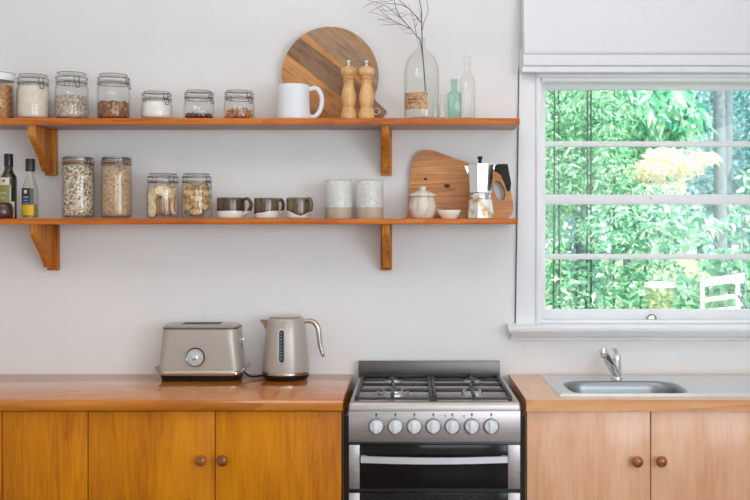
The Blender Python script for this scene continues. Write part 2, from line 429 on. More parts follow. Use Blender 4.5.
# ------------------------------------------------------------------ base cabinets and worktops
def worktop_left():
    o = MB().box((-2.44, FRONT, COUNTER - .040), (-.2403, 3.998, COUNTER), .004).build('worktop', M['worktop'])
    tag(o, 'glossy honey-brown timber worktop left of the stove under toaster and kettle', 'worktop')
worktop_left()
def knob(parent, x, z, y=0):
    k = MB()
    prof = [(0, 0), (.0085, 0), (.0075, .006), (.008, .011), (.014, .016), (.0195, .023), (.0205, .029), (.018, .0355), (.011, .040), (0, .0415)]
    k.lathe(prof, 28, M=Matrix.Translation((x, y, z)) @ Matrix.Rotation(PI / 2, 4, 'X'))
    k.build('knob', M['knobwood'], parent)
def cabinet(name, label, x0, x1, doors, dm, sides):
    root = thing(name, label, 'cabinet', (0, 3.415, 0))
    cb = MB()
    for a, b_ in (((x0, .022, .10), (x0 + .018, .575, COUNTER - .043)), ((x1 - .018, .022, .10), (x1, .575, COUNTER - .043)), ((x0 + .018, .022, .10), (x1 - .018, .57, .118)), ((x0 + .018, .57, .10), (x1 - .018, .575, COUNTER - .043))): cb.box(a, b_)
    cb.box((x0 + .01, .03, .118), (x1 - .01, .034, COUNTER - .043)); cb.box((x0, .06, -.019), (x1, .075, .10))
    for sx in sides: cb.box((sx[0], .002, -.019), (sx[1], .03, COUNTER - .0415), .001)
    cb.build('carcass', [dm], root, 0)
    MB().box((x0 + .002, .019, .102), (x1 - .002, .0215, COUNTER - .043)).build('back_shadow_panel', M['dark'], root, 0)
    for a, b_, kx in doors:
        d = MB().box((a + .0016, 0, .105), (b_ - .0016, .0185, COUNTER - .0445), .0018).build('door', dm, root)
        if kx is not None: knob(d, kx, Z(461, 3.4) if x0 > 0 else Z(460, 3.4), -.0002)
yd = 3.415
xs = [X(p, yd) for p in (2.0, 88, 215, 341.8)]
cabinet('base_cabinet', 'honey pine base cabinet left of the stove with round knobs', -2.44, -.2410,
        [(-1.95, xs[0], None), (xs[0], xs[1], None), (xs[1], xs[2], X(201, 3.39)), (xs[2], xs[3], X(222.5, 3.39))], M['door'], [])
xs = [X(p, yd) for p in (526.5, 650.8)]
cabinet('base_cabinet', 'base cabinet, pale pinkish partly from painted glare, under the sink, right of the stove', .4165, 2.44,
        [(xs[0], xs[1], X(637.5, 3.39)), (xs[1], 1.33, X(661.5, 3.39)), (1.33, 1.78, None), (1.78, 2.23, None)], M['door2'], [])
SX0, SX1, SY0, SY1 = .5440, 1.80, 3.477, 3.948
t = MB()
for a, b_ in (((.4160, FRONT), (SX0 + .012, 3.998)), ((SX1 - .012, FRONT), (2.44, 3.998)), ((SX0 + .0121, FRONT), (SX1 - .0121, SY0 + .008)), ((SX0 + .0121, SY1 - .008), (SX1 - .0121, 3.998))):
    t.box((a[0], a[1], COUNTER - .042), (b_[0], b_[1], COUNTER), 0)
tag(t.build('worktop', M['worktop2'], smooth=0), 'pale timber worktop around the sink, right of the stove', 'worktop')

# sink
sk = thing('sink', 'stainless steel inset sink with drainboard under the window', 'sink', (0, 0, COUNTER))
cxs, cys = (SX0 + SX1) / 2, (SY0 + SY1) / 2; hx, hy = (SX1 - SX0) / 2, (SY1 - SY0) / 2
bcx, bcy, bhx, bhy = .822, 3.648, .218, .152
d = MB(); L = []
for off, z, r in ((0, .0004, .012), (.001, .004, .012), (.006, .0075, .012), (.014, .0075, .012), (.022, .0035, .02)):
    L.append(rrect(cxs, cys, hx - off, hy - off, r, z, 8))
L.append(rrect(bcx, bcy, bhx + .006, bhy + .006, .10, .0030, 8))
d.loft(L, 0, False, False); d.build('deck', M['sinksteel'], sk, .9)
bw = MB(); L = []
for off, z, r in ((-.006, .0030, .10), (0, .001, .095), (.006, -.006, .09), (.010, -.03, .088), (.018, -.11, .08), (.034, -.140, .07), (.06, -.148, .06), (.13, -.150, .02)):
    L.append(rrect(bcx, bcy, bhx - off, bhy - off, max(.012, r), z, 8))
bw.loft(L, 0, False, True); bw.build('bowl', steel('shaded_bowl_stainless', (.34, .35, .37, 1), .36, amt=.04), sk, .9)  # same steel darkened, the shade inside the bowl put into its colour
MB().lathe([(.0, -.1495), (.032, -.1495), (.034, -.148), (.032, -.1465), (.015, -.1475), (0, -.1475)], 28, (bcx, bcy, 0)).build('drain', M['chrome'], sk)
# tap
tx, ty = X(618, 3.85), 3.872
tp = thing('mixer_tap', 'chrome mixer tap standing at the back of the sink', 'tap', (tx, ty, COUNTER + .0036))
MB().lathe([(0, 0), (.025, 0), (.0255, .004), (.023, .008), (.0185, .010), (.018, .05), (.017, .074), (0, .074)], 32).build('body', M['chrome'], tp)
MB().lathe([(0, .075), (.0175, .075), (.0175, .083), (.015, .093), (.008, .098), (0, .099)], 32).build('lever_cap', M['chrome'], tp)
lv = MB(); lv.prism([(-.007, .0), (.007, .0), (.010, .055), (-.010, .055)], 0, .006, 'xy', .002, M=Matrix.Translation((0, 0, .092)) @ Matrix.Rotation(math.radians(20), 4, 'X')); lv.build('lever', M['chrome'], tp)
sp = MB(); A = Vector((-.004, -.014, .018)); B = Vector((-.080, -.130, .124))
pts = [A + (B - A) * k / 6 for k in range(7)] + [B + Vector((-.006, -.018, .004))]
sp.tube(pts, [.0145, .0145, .014, .0135, .013, .0125, .012, .0105], 16, flat=1.5)
spo = sp.build('spout', M['chrome'], tp)
MB().lathe([(0, -.022), (.011, -.022), (.0125, -.018), (.0125, 0), (.0105, .012), (0, .014)], 24, tuple(B + Vector((-.004, -.012, .002)))).build('aerator', M['chrome'], spo)

# ------------------------------------------------------------------ cooker
ck = thing('gas_cooker', 'freestanding stainless gas cooker with black oven door between the worktops', 'stove', (0, 0, -.02))
x0, x1 = -.219, .3945; HZ = .913                     # hob height above the root (root is 2 cm low)
MB().box((x0 - .001, FRONT + .012, .03), (x1 + .001, 3.978, HZ - .028), .003).build('body', M['black'], ck)
for a, b_ in ((-.2400, -.2225), (.3985, .4158)): MB().box((a, FRONT + .05, .02), (b_, 3.97, HZ - .06)).build('side_infill', M['black'], ck, 0)
h = MB(); L = []
hc, hyy, hhx, hhy = (x0 + x1) / 2, (3.388 + 3.972) / 2, (x1 - x0) / 2, .292
for off, z, r in ((0, HZ - .030, .008), (0, HZ - .012, .008), (.003, HZ - .004, .01), (.010, HZ, .012), (.024, HZ, .012), (.030, HZ - .004, .012)):
    L.append(rrect(hc, hyy, hhx - off, hhy - off, r, z, 5))
h.loft(L, 0, True, True); h.build('hob', M['steel'], ck, .9)
MB().box((x0 + .005, 3.955, HZ - .02), (x1 - .020, 3.974, Z(361, 3.96) + .02), .0015).build('backsplash', M['splash'], ck)
def burner(px, y, R):
    z = HZ - .004; x = X(px, y)
    b = MB(); b.lathe([(0, 0), (R * 1.05, 0), (R * 1.05, .003), (R, .009), (R * .72, .011), (R * .70, .016), (0, .016)], 36, (x, y, z)); bo = b.build('burner', M['burner'], ck)
    if R > .05: MB().ring(R * 1.02, z + .010, .005, 40, c=(x, y)).build('flame_ring', M['burner'], bo)
    MB().lathe([(0, .0162), (R * .55, .0162), (R * .6, .019), (R * .55, .022), (0, .023)], 32, (x, y, z)).build('burner_cap', M['iron'], bo)
    return x
def grate(xa, xb, cpx, bys):
    g = MB(); ya, yb = 3.437, 3.945; zz = HZ + .009; t_ = .006
    def bar(p, q, r=t_): 
        p, q = Vector(p), Vector(q); d_ = (q - p); Ln = d_.length
        a = math.atan2(d_.y, d_.x)
        g.box((0, -r, -r), (Ln, r, r), .002, M=Matrix.Translation(p) @ Matrix.Rotation(a, 4, 'Z'))
    bar((xa, ya, zz - .004), (xb, ya, zz - .004), .004)
    bar((xa, yb, zz), (xb, yb, zz)); ym = (ya + yb) / 2 + .03
    bar((xa, ym, zz), (xb, ym, zz)); 
    for x in (xa + .006, xb - .006): bar((x, ya, zz), (x, yb, zz), .0062)
    for x in (xa + .006, xb - .006):
        for y in (ya + .006, yb - .006, ym): g.box((x - .007, y - .007, HZ - .004), (x + .007, y + .007, zz))
    for by in bys:
        cx = X(cpx, by)
        bar((xa, by, zz + .001), (cx - .035, by, zz + .001), .005); bar((xb, by, zz + .001), (cx + .035, by, zz + .001), .005)
        lo_, hi_ = (ya, ym) if by < ym else (ym, yb)
        bar((cx, lo_, zz + .003), (cx, by - .022, zz + .003), .0065); bar((cx, hi_, zz + .003), (cx, by + .022, zz + .003), .0065)
    g.build('pan_support', M['iron'], ck)
BY = (3.575, 3.83)
grate(x0 + .020, .0825, 393, BY); grate(.0850, x1 - .026, 472, BY)
burner(393, BY[0], .056); burner(393, BY[1], .034); burner(472, BY[0], .040); burner(472, BY[1], .036)
# control panel
yp = FRONT - .004
zp0, zp1 = Z(442, yp) + .02, Z(411, yp) + .02
MB().box((x0, yp, zp0), (x1, FRONT + .02, zp1), .0015).build('control_panel', M['steel'], ck)
marks = []
for i, px in enumerate((376.3, 395.3, 414.3, 433.3, 452.3, 471.8, 491.2)):
    x, z = X(px, yp), Z(426.3, yp) + .02
    R = Matrix.Translation((x, yp - .0003, z)) @ Matrix.Rotation(PI / 2, 4, 'X')
    kb = MB().lathe([(0, 0), (.029, 0), (.0295, .002), (.027, .004), (0, .004)], 32, M=R).build('knob', M['knobgrey'], ck)
    k2 = MB(); k2.lathe([(0, .0042), (.0235, .0042), (.0232, .013), (.0205, .016), (0, .016)], 32, M=R); k2.build('dial', M['knobwhite'], kb)
    MB().box((x - .0085, yp - .027, z - .0215), (x + .0085, yp - .0158, z + .0215), .003).build('grip', M['knobwhite'], kb)
    marks += [((x - .0035, yp - .0006, z + .038), (x + .0035, yp - .0001, z + .046)), ((x - .0012, yp - .0006, z + .031), (x + .0012, yp - .0001, z + .035))]
    n = 12 if i >= 4 else 3
    for k in range(n):
        a = (2 * PI * k / n + .3) if n == 12 else (-PI / 2 + (k - 1) * PI / 2)
        if math.cos(a) < .9: marks.append(((x + .037 * math.sin(a) - .0011, yp - .0006, z + .037 * math.cos(a) - .0011), (x + .037 * math.sin(a) + .0011, yp - .0001, z + .037 * math.cos(a) + .0011)))
for a, b_ in marks: MB().box(a, b_).build('scale_mark', M['ink'], ck, 0)
for px in (445, 464):
    MB().lathe([(0, 0), (.003, 0), (.0028, .002), (0, .0025)], 16, M=Matrix.Translation((X(px, yp), yp - .0002, Z(416, yp) + .02)) @ Matrix.Rotation(PI / 2, 4, 'X')).build('indicator_light', M['red'], ck)
def oven(zt_, zb_, zh):
    d = MB().box((x0 + .002, yp + .004, zb_), (x1 - .002, FRONT + .011, zt_), .002).build('oven_door', M['ovenglass'], ck)
    for a, b_ in ((x0 + .001, X(359.6, yp)), (X(508.0, yp), x1 - .001)):
        MB().box((a, yp, zb_), (b_, yp + .0038, zt_), .001).build('door_stile', M['steel'], d)
    hd = MB(); ha, hb = X(361, yp), X(507, yp)
    pts = [(ha + (hb - ha) * k / 12, yp - .016 - .022 * math.sin(PI * k / 12), zh) for k in range(13)]
    L = [[(p[0], p[1] - .006, zh - .011), (p[0], p[1] + .006, zh - .011), (p[0], p[1] + .006, zh + .011), (p[0], p[1] - .006, zh + .011)] for p in pts]
    hd.loft(L)
    hd.box((ha, yp - .012, zh - .010), (ha + .02, yp + .004, zh + .010)); hd.box((hb - .02, yp - .012, zh - .010), (hb, yp + .004, zh + .010))
    hd.build('handle', M['silver'], d)
oven(Z(445, yp) + .02, Z(489, yp) + .02, Z(458.3, yp) + .02)
oven(Z(493, yp) + .02, .14, Z(508, yp) + .02)
MB().box((x0 + .01, FRONT + .03, .02), (x1 - .01, FRONT + .05, .13)).build('plinth', M['black'], ck)

# ------------------------------------------------------------------ clip jars
def circ(n, R, z, a0=0): return [(R * math.cos(a0 + 2 * PI * k / n), R * math.sin(a0 + 2 * PI * k / n), z) for k in range(n)]
def clip_jar(label, pxl, pxr, pytop, y, ztop, neck=.86, rot=0.0, gask='gasket', lidmat='clear', wide_lid=.97, group=None, lidh=.030):
    R = (pxr - pxl) / 2 * y / F; H = Z(pytop, y) - ztop; x = X((pxl + pxr) / 2, y)
    root = thing('clip_jar', label, 'jar', (x, y, ztop + .0006), rot, group)
    rn = R * neck; zs = H - lidh - .012
    sh = min(.030, zs * .35)
    prof_o = [(R * .80, 0), (R * .93, .003), (R * .99, .010), (R, .02), (R, zs - sh), (R * .985, zs - sh * .55), (R * .94, zs - sh * .2), (rn, zs), (rn, zs + .004), (rn + .003, zs + .006), (rn + .003, zs + .010)]
    th = .0028
    prof_i = [(rn - th, zs + .010), (rn - th, zs), (R * .94 - th, zs - sh * .2), (R * .985 - th, zs - sh * .55), (R - th, zs - sh), (R - th, .022), (R * .97 - th, .011), (R * .85, .0065), (0, .006)]
    MB().lathe([(0, 0)] + prof_o + prof_i, 40).build('jar_body', M['clear'], root, .9)
    zl = zs + .0105
    MB().lathe([(rn - .001, zl), (rn + .005, zl), (rn + .005, zl + .004), (rn - .001, zl + .004)], 36, closed=True).build('seal', M[gask], root)
    rl = R * wide_lid * .93
    zt_ = H
    z1 = zl + .0045
    if lidmat == 'clear':
        MB().lathe([(0, z1), (rn + .004, z1), (rl + .002, z1 + .004), (rl + .002, z1 + .009), (rl * .97, z1 + .012), (rl * .95, zt_ - .003), (rl * .91, zt_), (rl * .85, zt_ - .001), (rl * .80, zt_ - .005), (0, zt_ - .005)], 40).build('lid', M['clear'], root, .9)
    else:
        MB().lathe([(0, z1), (rn + .004, z1), (rl + .002, z1 + .002), (rl + .002, zt_ - .003), (rl, zt_), (rl * .9, zt_ + .0005), (rl * .87, zt_ - .002), (0, zt_ - .002)], 40).build('lid', M[lidmat], root, .9)
    w = MB()
    w.ring(rn + .0035, zs + .003, .0016, 36)
    w.ring(rl + .003, z1 + .010, .0016, 36)
    if lidmat == 'clear': w.ring(rl * .93, zt_ - .0015, .0015, 36)
    # latch on the right, hinge on the left
    e = R * wide_lid + .003
    for s_ in (-1, 1):
        w.tube([(rn + .003, s_ * .010, zs + .003), (e + .003, s_ * .010, zs + .006), (e + .003, s_ * .009, z1 + .011), (rl, s_ * .009, z1 + .011)], .0019, 6)
        w.tube(spline([(e + .002, s_ * .009, zs + .008), (e + .008, s_ * .009, zs - .006), (e + .013, s_ * .006, zs - .020)], 4), .0018, 6)
        w.tube([(-rn - .003, s_ * .009, zs + .003), (-e - .004, s_ * .009, zs + .005), (-e - .003, s_ * .009, z1 + .009), (-rl, s_ * .009, z1 + .010)], .0019, 6)
    w.tube([(e + .013, .006, zs - .020), (e + .013, -.006, zs - .020)], .0018, 6)
    w.tube([(e + .003, .012, zs + .006), (e + .003, -.012, zs + .006)], .0019, 6)
    w.tube([(-e - .004, .012, zs + .005), (-e - .004, -.012, zs + .005)], .0019, 6)
    w.build('wire_clip', M['wire'], root)
    root['_'] = 0; del root['_']
    return dict(x=x, y=y, z=ztop + .0006, R=R, H=H, zs=zs, Ri=R - .0038, sh=sh, rn=rn)
def fill(j, name, label, h, mat, bump=.003, lump=0, cat='dry food', seed=0):
    t = bmesh.new(); n = 40; Ri = j['Ri']; z0 = .0072
    lim = j['zs'] - j['sh']
    rings = [(Ri * .82, z0), (Ri * .95, z0 + .005), (Ri, z0 + .014)]
    k = 6
    for i in range(1, k + 1):
        z = z0 + .014 + (h - z0 - .014) * i / k
        r = Ri if z < lim else Ri - (Ri - j['rn'] + .004) * min(1, (z - lim) / j['sh']) ** 1.6
        rings.append((r, z))
    for f_ in (.8, .55, .3, .02): rings.append((rings[8][0] * f_, h))
    L = []
    for i, (r, z) in enumerate(rings):
        lo_ = []
        for q in range(n):
            a = 2 * PI * q / n; x, y = r * math.cos(a), r * math.sin(a)
            dz = 0
            if i >= 8:
                nn = noise.noise(Vector((x * 45 + seed, y * 45, seed * 3.1)))
                dz = bump * nn + lump * noise.noise(Vector((x * 120 + seed, y * 120, 5)))
            lo_.append((x, y, z + dz))
        L.append(lo_)
    o = MB().loft(L).build(name, mat, None, .9, (j['x'], j['y'], j['z']))
    return tag(o, label, cat, kind='stuff')

UPG = 'glass jars on the upper shelf'
yU = 3.875
# white-lidded jar cut by the left edge
R = 16 * yU / F * 1.0; xj = X(-2.5, yU); Hj = Z(72, yU) - TOP_UP
wj = thing('storage_jar', 'white-lidded glass jar cut off by the left edge, upper shelf', 'jar', (xj, yU, TOP_UP + .0006))
zb_ = Hj - .050
MB().lathe([(0, 0), (R * .9, 0), (R * .97, .004), (R * .97, zb_), (R * .90, zb_ + .006), (R * .90, zb_ + .014), (R * .90 - .003, zb_ + .014), (R * .90 - .003, zb_ + .004), (R * .97 - .003, zb_ - .003), (R * .97 - .003, .006), (0, .006)], 40).build('jar_body', M['clear'], wj, .9)
MB().lathe([(0, zb_ + .0145), (R * .93, zb_ + .0145), (R, zb_ + .012), (R * 1.02, zb_ + .018), (R * 1.02, Hj - .010), (R * .98, Hj - .004), (R * .7, Hj), (0, Hj)], 40).build('lid', M['white_lid'], wj, .9)
MB().ring(R * 1.022, Hj - .008, .0012, 40).build('lid_rim', M['wire'], wj)
M['biscuit'] = grains('amber_biscuit', [(.0, srgb(178, 122, 70)), (.5, srgb(214, 168, 116)), (1, srgb(150, 96, 50))], 80, edge=.5)
for k in range(5):
    p = MB(); p.lathe([(0, 0), (R * .84, 0), (R * .88, .008), (R * .88, .020), (R * .84, .0265), (0, .0265)], 32)
    o = p.build('round_biscuit_cake', M['biscuit'], None, .9, (xj, yU, TOP_UP + .0075 + k * .0272))
    tag(o, 'amber-brown crumbly round stacked in the white-lidded jar at the left edge', 'food', 'amber rounds in the white-lidded jar')
j = clip_jar('tall clip jar filled with pale flour-like powder, beside the white-lidded jar', 17.5, 49, 75.5, yU, TOP_UP, .88, -.75, group=UPG)
M['flour'] = grains('pale_flour', [(0, srgb(226, 212, 198)), (1, srgb(238, 226, 214))], 160, bump=.2)
fill(j, 'flour', 'pale cream powder filling the clip jar beside the white-lidded jar', j['zs'] - .004, M['flour'], seed=1)
j = clip_jar('clip jar two-thirds full of whitish grains, third jar on the upper shelf', 55.5, 88, 73.5, yU, TOP_UP, .86, -.95, group=UPG, lidh=.034)
M['rice'] = grains('whitish_grain', [(0, srgb(176, 156, 134)), (.4, srgb(222, 208, 190)), (1, srgb(246, 240, 230))], 125, stretch=(1, 1, .8), edge=1.0)
fill(j, 'white_grain', 'whitish grains in the third jar of the upper shelf', Z(97, yU) - TOP_UP, M['rice'], .004, seed=2)
j = clip_jar('clip jar half full of brown sugary lumps, left of the three low jars', 97.5, 129.5, 75, yU, TOP_UP, .90, -.35, group=UPG)
M['brownsugar'] = grains('brown_lumps', [(0, srgb(132, 84, 50)), (.6, srgb(184, 134, 92)), (1, srgb(214, 172, 130))], 85, edge=.9)
fill(j, 'brown_sugar', 'brown lumpy sugar-like heap in the widest tall jar of the upper shelf', Z(103, yU) - TOP_UP, M['brownsugar'], .010, .006, seed=3)
j = clip_jar('low clip jar full of white sugar-like powder on the upper shelf', 141.5, 172, 92.5, yU, TOP_UP, .88, -.75, group=UPG, lidh=.024)
M['sugar'] = plain('white_sugar', srgb(240, 238, 235), .8, spec=.1, vary=.02)
fill(j, 'white_sugar', 'white powder filling the first of the three low jars', j['zs'] - .006, M['sugar'], .002, seed=4)
jm = clip_jar('low clip jar with dark round nuts in its base, upper shelf', 184, 214, 91.5, yU, TOP_UP, .88, -.55, group=UPG, lidh=.024)
jn = clip_jar('low clip jar half full of shelled brown nuts, left of the white jug', 224, 254.5, 91.5, yU, TOP_UP, .88, -.75, group=UPG, lidh=.024)
M['macadamia'] = plain('dark_nutshell', srgb(98, 58, 44), .35, vary=.35, vs=50)
M['nut'] = grains('brown_nut', [(0, srgb(150, 84, 50)), (.5, srgb(190, 124, 82)), (1, srgb(216, 164, 120))], 60, .6)
def heap(j, proto_r, layers, name, label, cat, group, mat, sub=2, jit=.15, squash=1):
    first = None; Ri = j['Ri']
    for z, ringspec in layers:
        for rr, cnt, off in ringspec:
            for k in range(cnt):
                a = off + 2 * PI * k / cnt + random.uniform(-.08, .08)
                if first is None:
                    o = MB().ball((0, 0, 0), (proto_r, proto_r * squash, proto_r * squash * .95), sub, jit).build(name, mat, None, 3); first = o
                    tag(o, label, cat, group)
                else:
                    o = first.copy(); COL.objects.link(o)
                o.location = (j['x'] + rr * Ri * math.cos(a), j['y'] + rr * Ri * math.sin(a), j['z'] + z + random.uniform(-.001, .001))
                o.rotation_euler = (random.uniform(0, 6), random.uniform(0, 6), random.uniform(0, 6))
heap(jm, .0112, [(.0195, [(.78, 13, 0), (.35, 6, .3)])], 'round_nut', 'dark brown round nut lying in the base of a low clip jar', 'nut', 'dark round nuts in the low jar', M['macadamia'], 2, .05)
heap(jn, .0082, [(.0155, [(.84, 17, 0), (.5, 9, .2)]), (.0265, [(.84, 16, .18), (.48, 9, .5)]), (.0372, [(.80, 14, .4), (.45, 8, .2)]), (.046, [(.50, 7, .1)])], 'shelled_nut', 'small shelled brown nut heaped in the jar left of the white jug', 'nut', 'shelled nuts in the low jar', M['nut'], 1, .5, .75)

# lower shelf jars
yL = 3.875
M['muesli'] = grains('muesli_mix', [(0, srgb(120, 84, 54)), (.18, srgb(186, 156, 112)), (.4, srgb(232, 218, 188)), (.8, srgb(248, 242, 226)), (1, srgb(176, 132, 84))], 110, stretch=(1, 1, 1.2), edge=.6)
M['bran'] = grains('tan_grain', [(0, srgb(178, 138, 102)), (.5, srgb(208, 174, 138)), (1, srgb(228, 200, 166))], 165, edge=.5)
j = clip_jar('tall clip jar of pale flaked muesli, left of the two tall grey-lidded jars', 62.5, 94, 157.5, yL, TOP_LO, .93, -.5, 'orange_gasket', 'galv', .98, lidh=.020)
fill(j, 'muesli', 'mixed pale flakes and seeds filling the left tall grey-lidded jar', j['zs'] - .004, M['muesli'], seed=5)
j = clip_jar('tall clip jar of fine tan grain, right of the two tall grey-lidded jars', 101.5, 131.5, 157.8, yL, TOP_LO, .93, -1.0, 'orange_gasket', 'galv', .98, lidh=.020)
fill(j, 'tan_grain', 'fine tan grain filling the right tall grey-lidded jar', j['zs'] - .008, M['bran'], seed=6)
jc = clip_jar('clip jar of pale oval crackers beside the tall tan jar', 147, 179, 174, yL, TOP_LO, .90, -.8, lidh=.026)
jo = clip_jar('clip jar of seeded oat biscuits, left of the brown mugs', 181.5, 212, 174, yL, TOP_LO, .90, -.6, lidh=.026)
M['cracker'] = grains('pale_cracker', [(0, srgb(220, 188, 146)), (.5, srgb(236, 212, 174)), (1, srgb(244, 226, 194))], 160, bump=.3)
M['oat'] = grains('oat_biscuit', [(0, srgb(168, 116, 60)), (.3, srgb(226, 190, 130)), (1, srgb(244, 222, 170))], 75, bump=.6, edge=.8)
M['crust'] = plain('toasted_shaded_rim', srgb(164, 112, 62), .8, vary=.2, vs=60)  # browner rims also paint in the dark gaps between slices
def slice_(name, mat, label, group, rx, rz, th, first=None):
    if first: o = first.copy(); COL.objects.link(o); return o
    mb = MB(); L = []
    for f_, d_ in ((.02, -th / 2), (.8, -th / 2), (.95, -th * .42), (1, -th * .1), (1, th * .1), (.95, th * .42), (.8, th / 2), (.02, th / 2)):
        L.append([(rx * f_ * math.cos(2 * PI * k / 24), d_, rz * f_ * math.sin(2 * PI * k / 24)) for k in range(24)])
    mb.loft(L); mb.bm.normal_update()
    for f in mb.bm.faces:
        if abs(f.normal.y) < .75: f.material_index = 1
    o = mb.build(name, [mat, M['crust']], None, .9); return tag(o, label, 'cracker' if 'crack' in name else 'biscuit', group)
cr = None
Z0 = jc['z']
lab = 'pale oval cracker packed inside a clip jar on the lower shelf'
put = [(-.033, -.034, .094, (0, .30, -.42)), (-.033, -.034, .038, (0, .05, -.45)), (-.034, -.024, .066, (0, .2, -.6)), (.012, -.046, .112, (-.12, PI / 2, .12))]
put += [(-.010 + k * .0095, -.034 + abs(k - 2.5) * .003, .047 + .003 * (k % 2), (0, 0, PI / 2 + .02 * k)) for k in range(6)]
put += [(-.034 + k * .0105, .016 + (k % 2) * .004, .045 + (k % 3) * .004, (0, 0, PI / 2 - .1)) for k in range(7)]
put += [(.040, -.024, .112, (0, .2, 1.0)), (.030, -.034, .104, (0, .1, .75)), (.004, .012, .112, (.2, PI / 2, .2)), (-.030, .024, .108, (0, .4, .3)), (.052, -.002, .060, (0, 0, PI / 2)), (.047, -.016, .05, (0, 0, 1.2))]
for (dx, dy, dz, e) in put:
    o = slice_('oval_cracker', M['cracker'], lab, 'crackers in the clip jar', .0225, .036, .0068, cr); cr = cr or o
    o.location = (jc['x'] + dx, jc['y'] + dy, Z0 + dz); o.rotation_euler = e
ob = None; lab = 'round seeded oat biscuit packed inside a clip jar on the lower shelf'; Z0 = jo['z']
put = [(-.030, -.042, .058, (-.1, 0, -.55)), (.010, -.050, .092, (-.05, 0, .12)), (-.020, -.042, .116, (-.15, 0, -.35)), (.036, -.034, .062, (0, .2, .75)), (.004, -.040, .040, (.25, 0, .05)),
       (.038, -.028, .116, (-.1, 0, .85)), (.0, 0, .014, (PI / 2, 0, 0)), (.002, 0, .024, (PI / 2 + .06, 0, .2)), (-.045, -.014, .088, (0, .1, -1.2)), (.0, -.01, .07, (0, 0, .2)), (-.008, .022, .100, (.1, 0, .1)), (.024, .020, .06, (.1, 0, -.2)), (-.024, .030, .06, (.1, 0, .4)), (.0, -.004, .128, (-1.1, 0, .2)), (.048, -.004, .088, (0, 0, 1.4)), (-.046, -.010, .045, (0, 0, -1.3)), (.022, .030, .11, (.1, 0, -.2))]
for (dx, dy, dz, e) in put:
    o = slice_('oat_biscuit', M['oat'], lab, 'oat biscuits in the clip jar', .028, .028, .009, ob); ob = ob or o
    kk = min(1, .046 / max(.001, math.hypot(dx, dy)))
    o.location = (jo['x'] + dx * kk, jo['y'] + dy * kk, Z0 + dz); o.rotation_euler = e

# ------------------------------------------------------------------ upper shelf ornaments
# white jug
yj = 3.86; R = (309.5 - 278) / 2 * yj / F; H = Z(85.5, yj) - TOP_UP
jg = thing('jug', 'white ceramic jug with a loop handle in front of the round board', 'jug', (X(293.8, yj), yj, TOP_UP + .0005))
jb = MB()
jb.lathe([(0, 0), (R * 1.0, 0), (R * 1.06, .004), (R * 1.05, .012), (R * .99, H * .75), (R * .97, H * .97), (R * .955, H), (R * .925, H - .001), (R * .93, H * .9), (R * .99, .012), (R * .9, .008), (0, .007)], 48)
jb.prism([(-R * .90, H - .018), (-R * 1.02, H - .007), (-R * 1.12, H - .002), (-R * 1.06, H - .0005), (-R * .90, H - .001)], -.006, .006, 'xz', .002)
jb.build('body', M['ceramic'], jg, .9)
pts = spline([(R * .93, 0, H * .88), (R * 1.45, 0, H * .91), (R * 1.78, 0, H * .66), (R * 1.68, 0, H * .30), (R * 1.30, 0, H * .10), (R * .98, 0, H * .12)], 7)
MB().tube(pts, [.0095] * len(pts), 12, flat=.8).build('handle', M['ceramic'], jg, .9)
# round board
def boardmat():
    m = Mat('jointed_mango_board'); 
    v = m.coords((.12, 1, 1), rnd=0); v2 = m.coords((.35, 1, 1))
    tc = m.n('ShaderNodeTexCoord'); sp_ = m.n('ShaderNodeSeparateXYZ'); m.l(tc.outputs['Object'], sp_.inputs[0])
    t = m.math('ADD', m.math('MULTIPLY', sp_.outputs['Z'], 2.4), .5)
    g1 = srgb(150, 104, 66); 
    base = m.ramp(t, [(0, srgb(206, 148, 92)), (.40, srgb(150, 118, 92)), (.615, srgb(208, 150, 92)), (.675, srgb(168, 138, 112)), (.86, srgb(186, 148, 112))], 'CONSTANT')
    f = m.noise(v, 60, 6, .65, .3); g = m.noise(v2, 14, 4, .6, .8)
    st = m.ramp(m.math('ADD', m.math('MULTIPLY', f, .6), m.math('MULTIPLY', g, .4)), [(.34, (.42, .38, .36, 1)), (.5, (.95, .93, .92, 1)), (.66, (1.25, 1.2, 1.12, 1))])
    col = m.mix(1.0, base, st, 'MULTIPLY')
    m.bsdf(col, .55, 0, .3, bump=f, bstr=.15, bdist=.001); return m.m
M['board'] = boardmat()
rb = thing('round_board', 'large round jointed wooden board with a tab handle leaning behind the jug', 'serving board', (X(330, 3.95), 3.953, TOP_UP))
Rb = 48.3 * 3.965 / F; ang = math.radians(38)
out = [(Rb * math.cos(a), Rb * math.sin(a)) for a in [math.radians(12 + (348 - 12) * k / 80) for k in range(81)]]
tipx = .279
out += [(Rb + .012, -.032), (tipx - .004, -.030), (tipx, -.024), (tipx, .024), (tipx - .004, .030), (Rb + .012, .032)]
zc = Z(75.6, 3.96) - TOP_UP
Mb = Matrix.Translation((0, .012, zc)) @ Matrix.Rotation(math.radians(2.5), 4, 'X') @ Matrix.Rotation(ang, 4, 'Y')
o = MB().prism(out, -.009, .009, 'xz', .003).build('board', M['board'], rb, .6); o.matrix_local = Mb
MB().ring(.0125, 0, .0035, 28).build('hanging_ring', M['chrome'], rb, .9).matrix_local = Mb @ Matrix.Translation((tipx - .034, -.0095, .0)) @ Matrix.Rotation(PI / 2, 4, 'X')
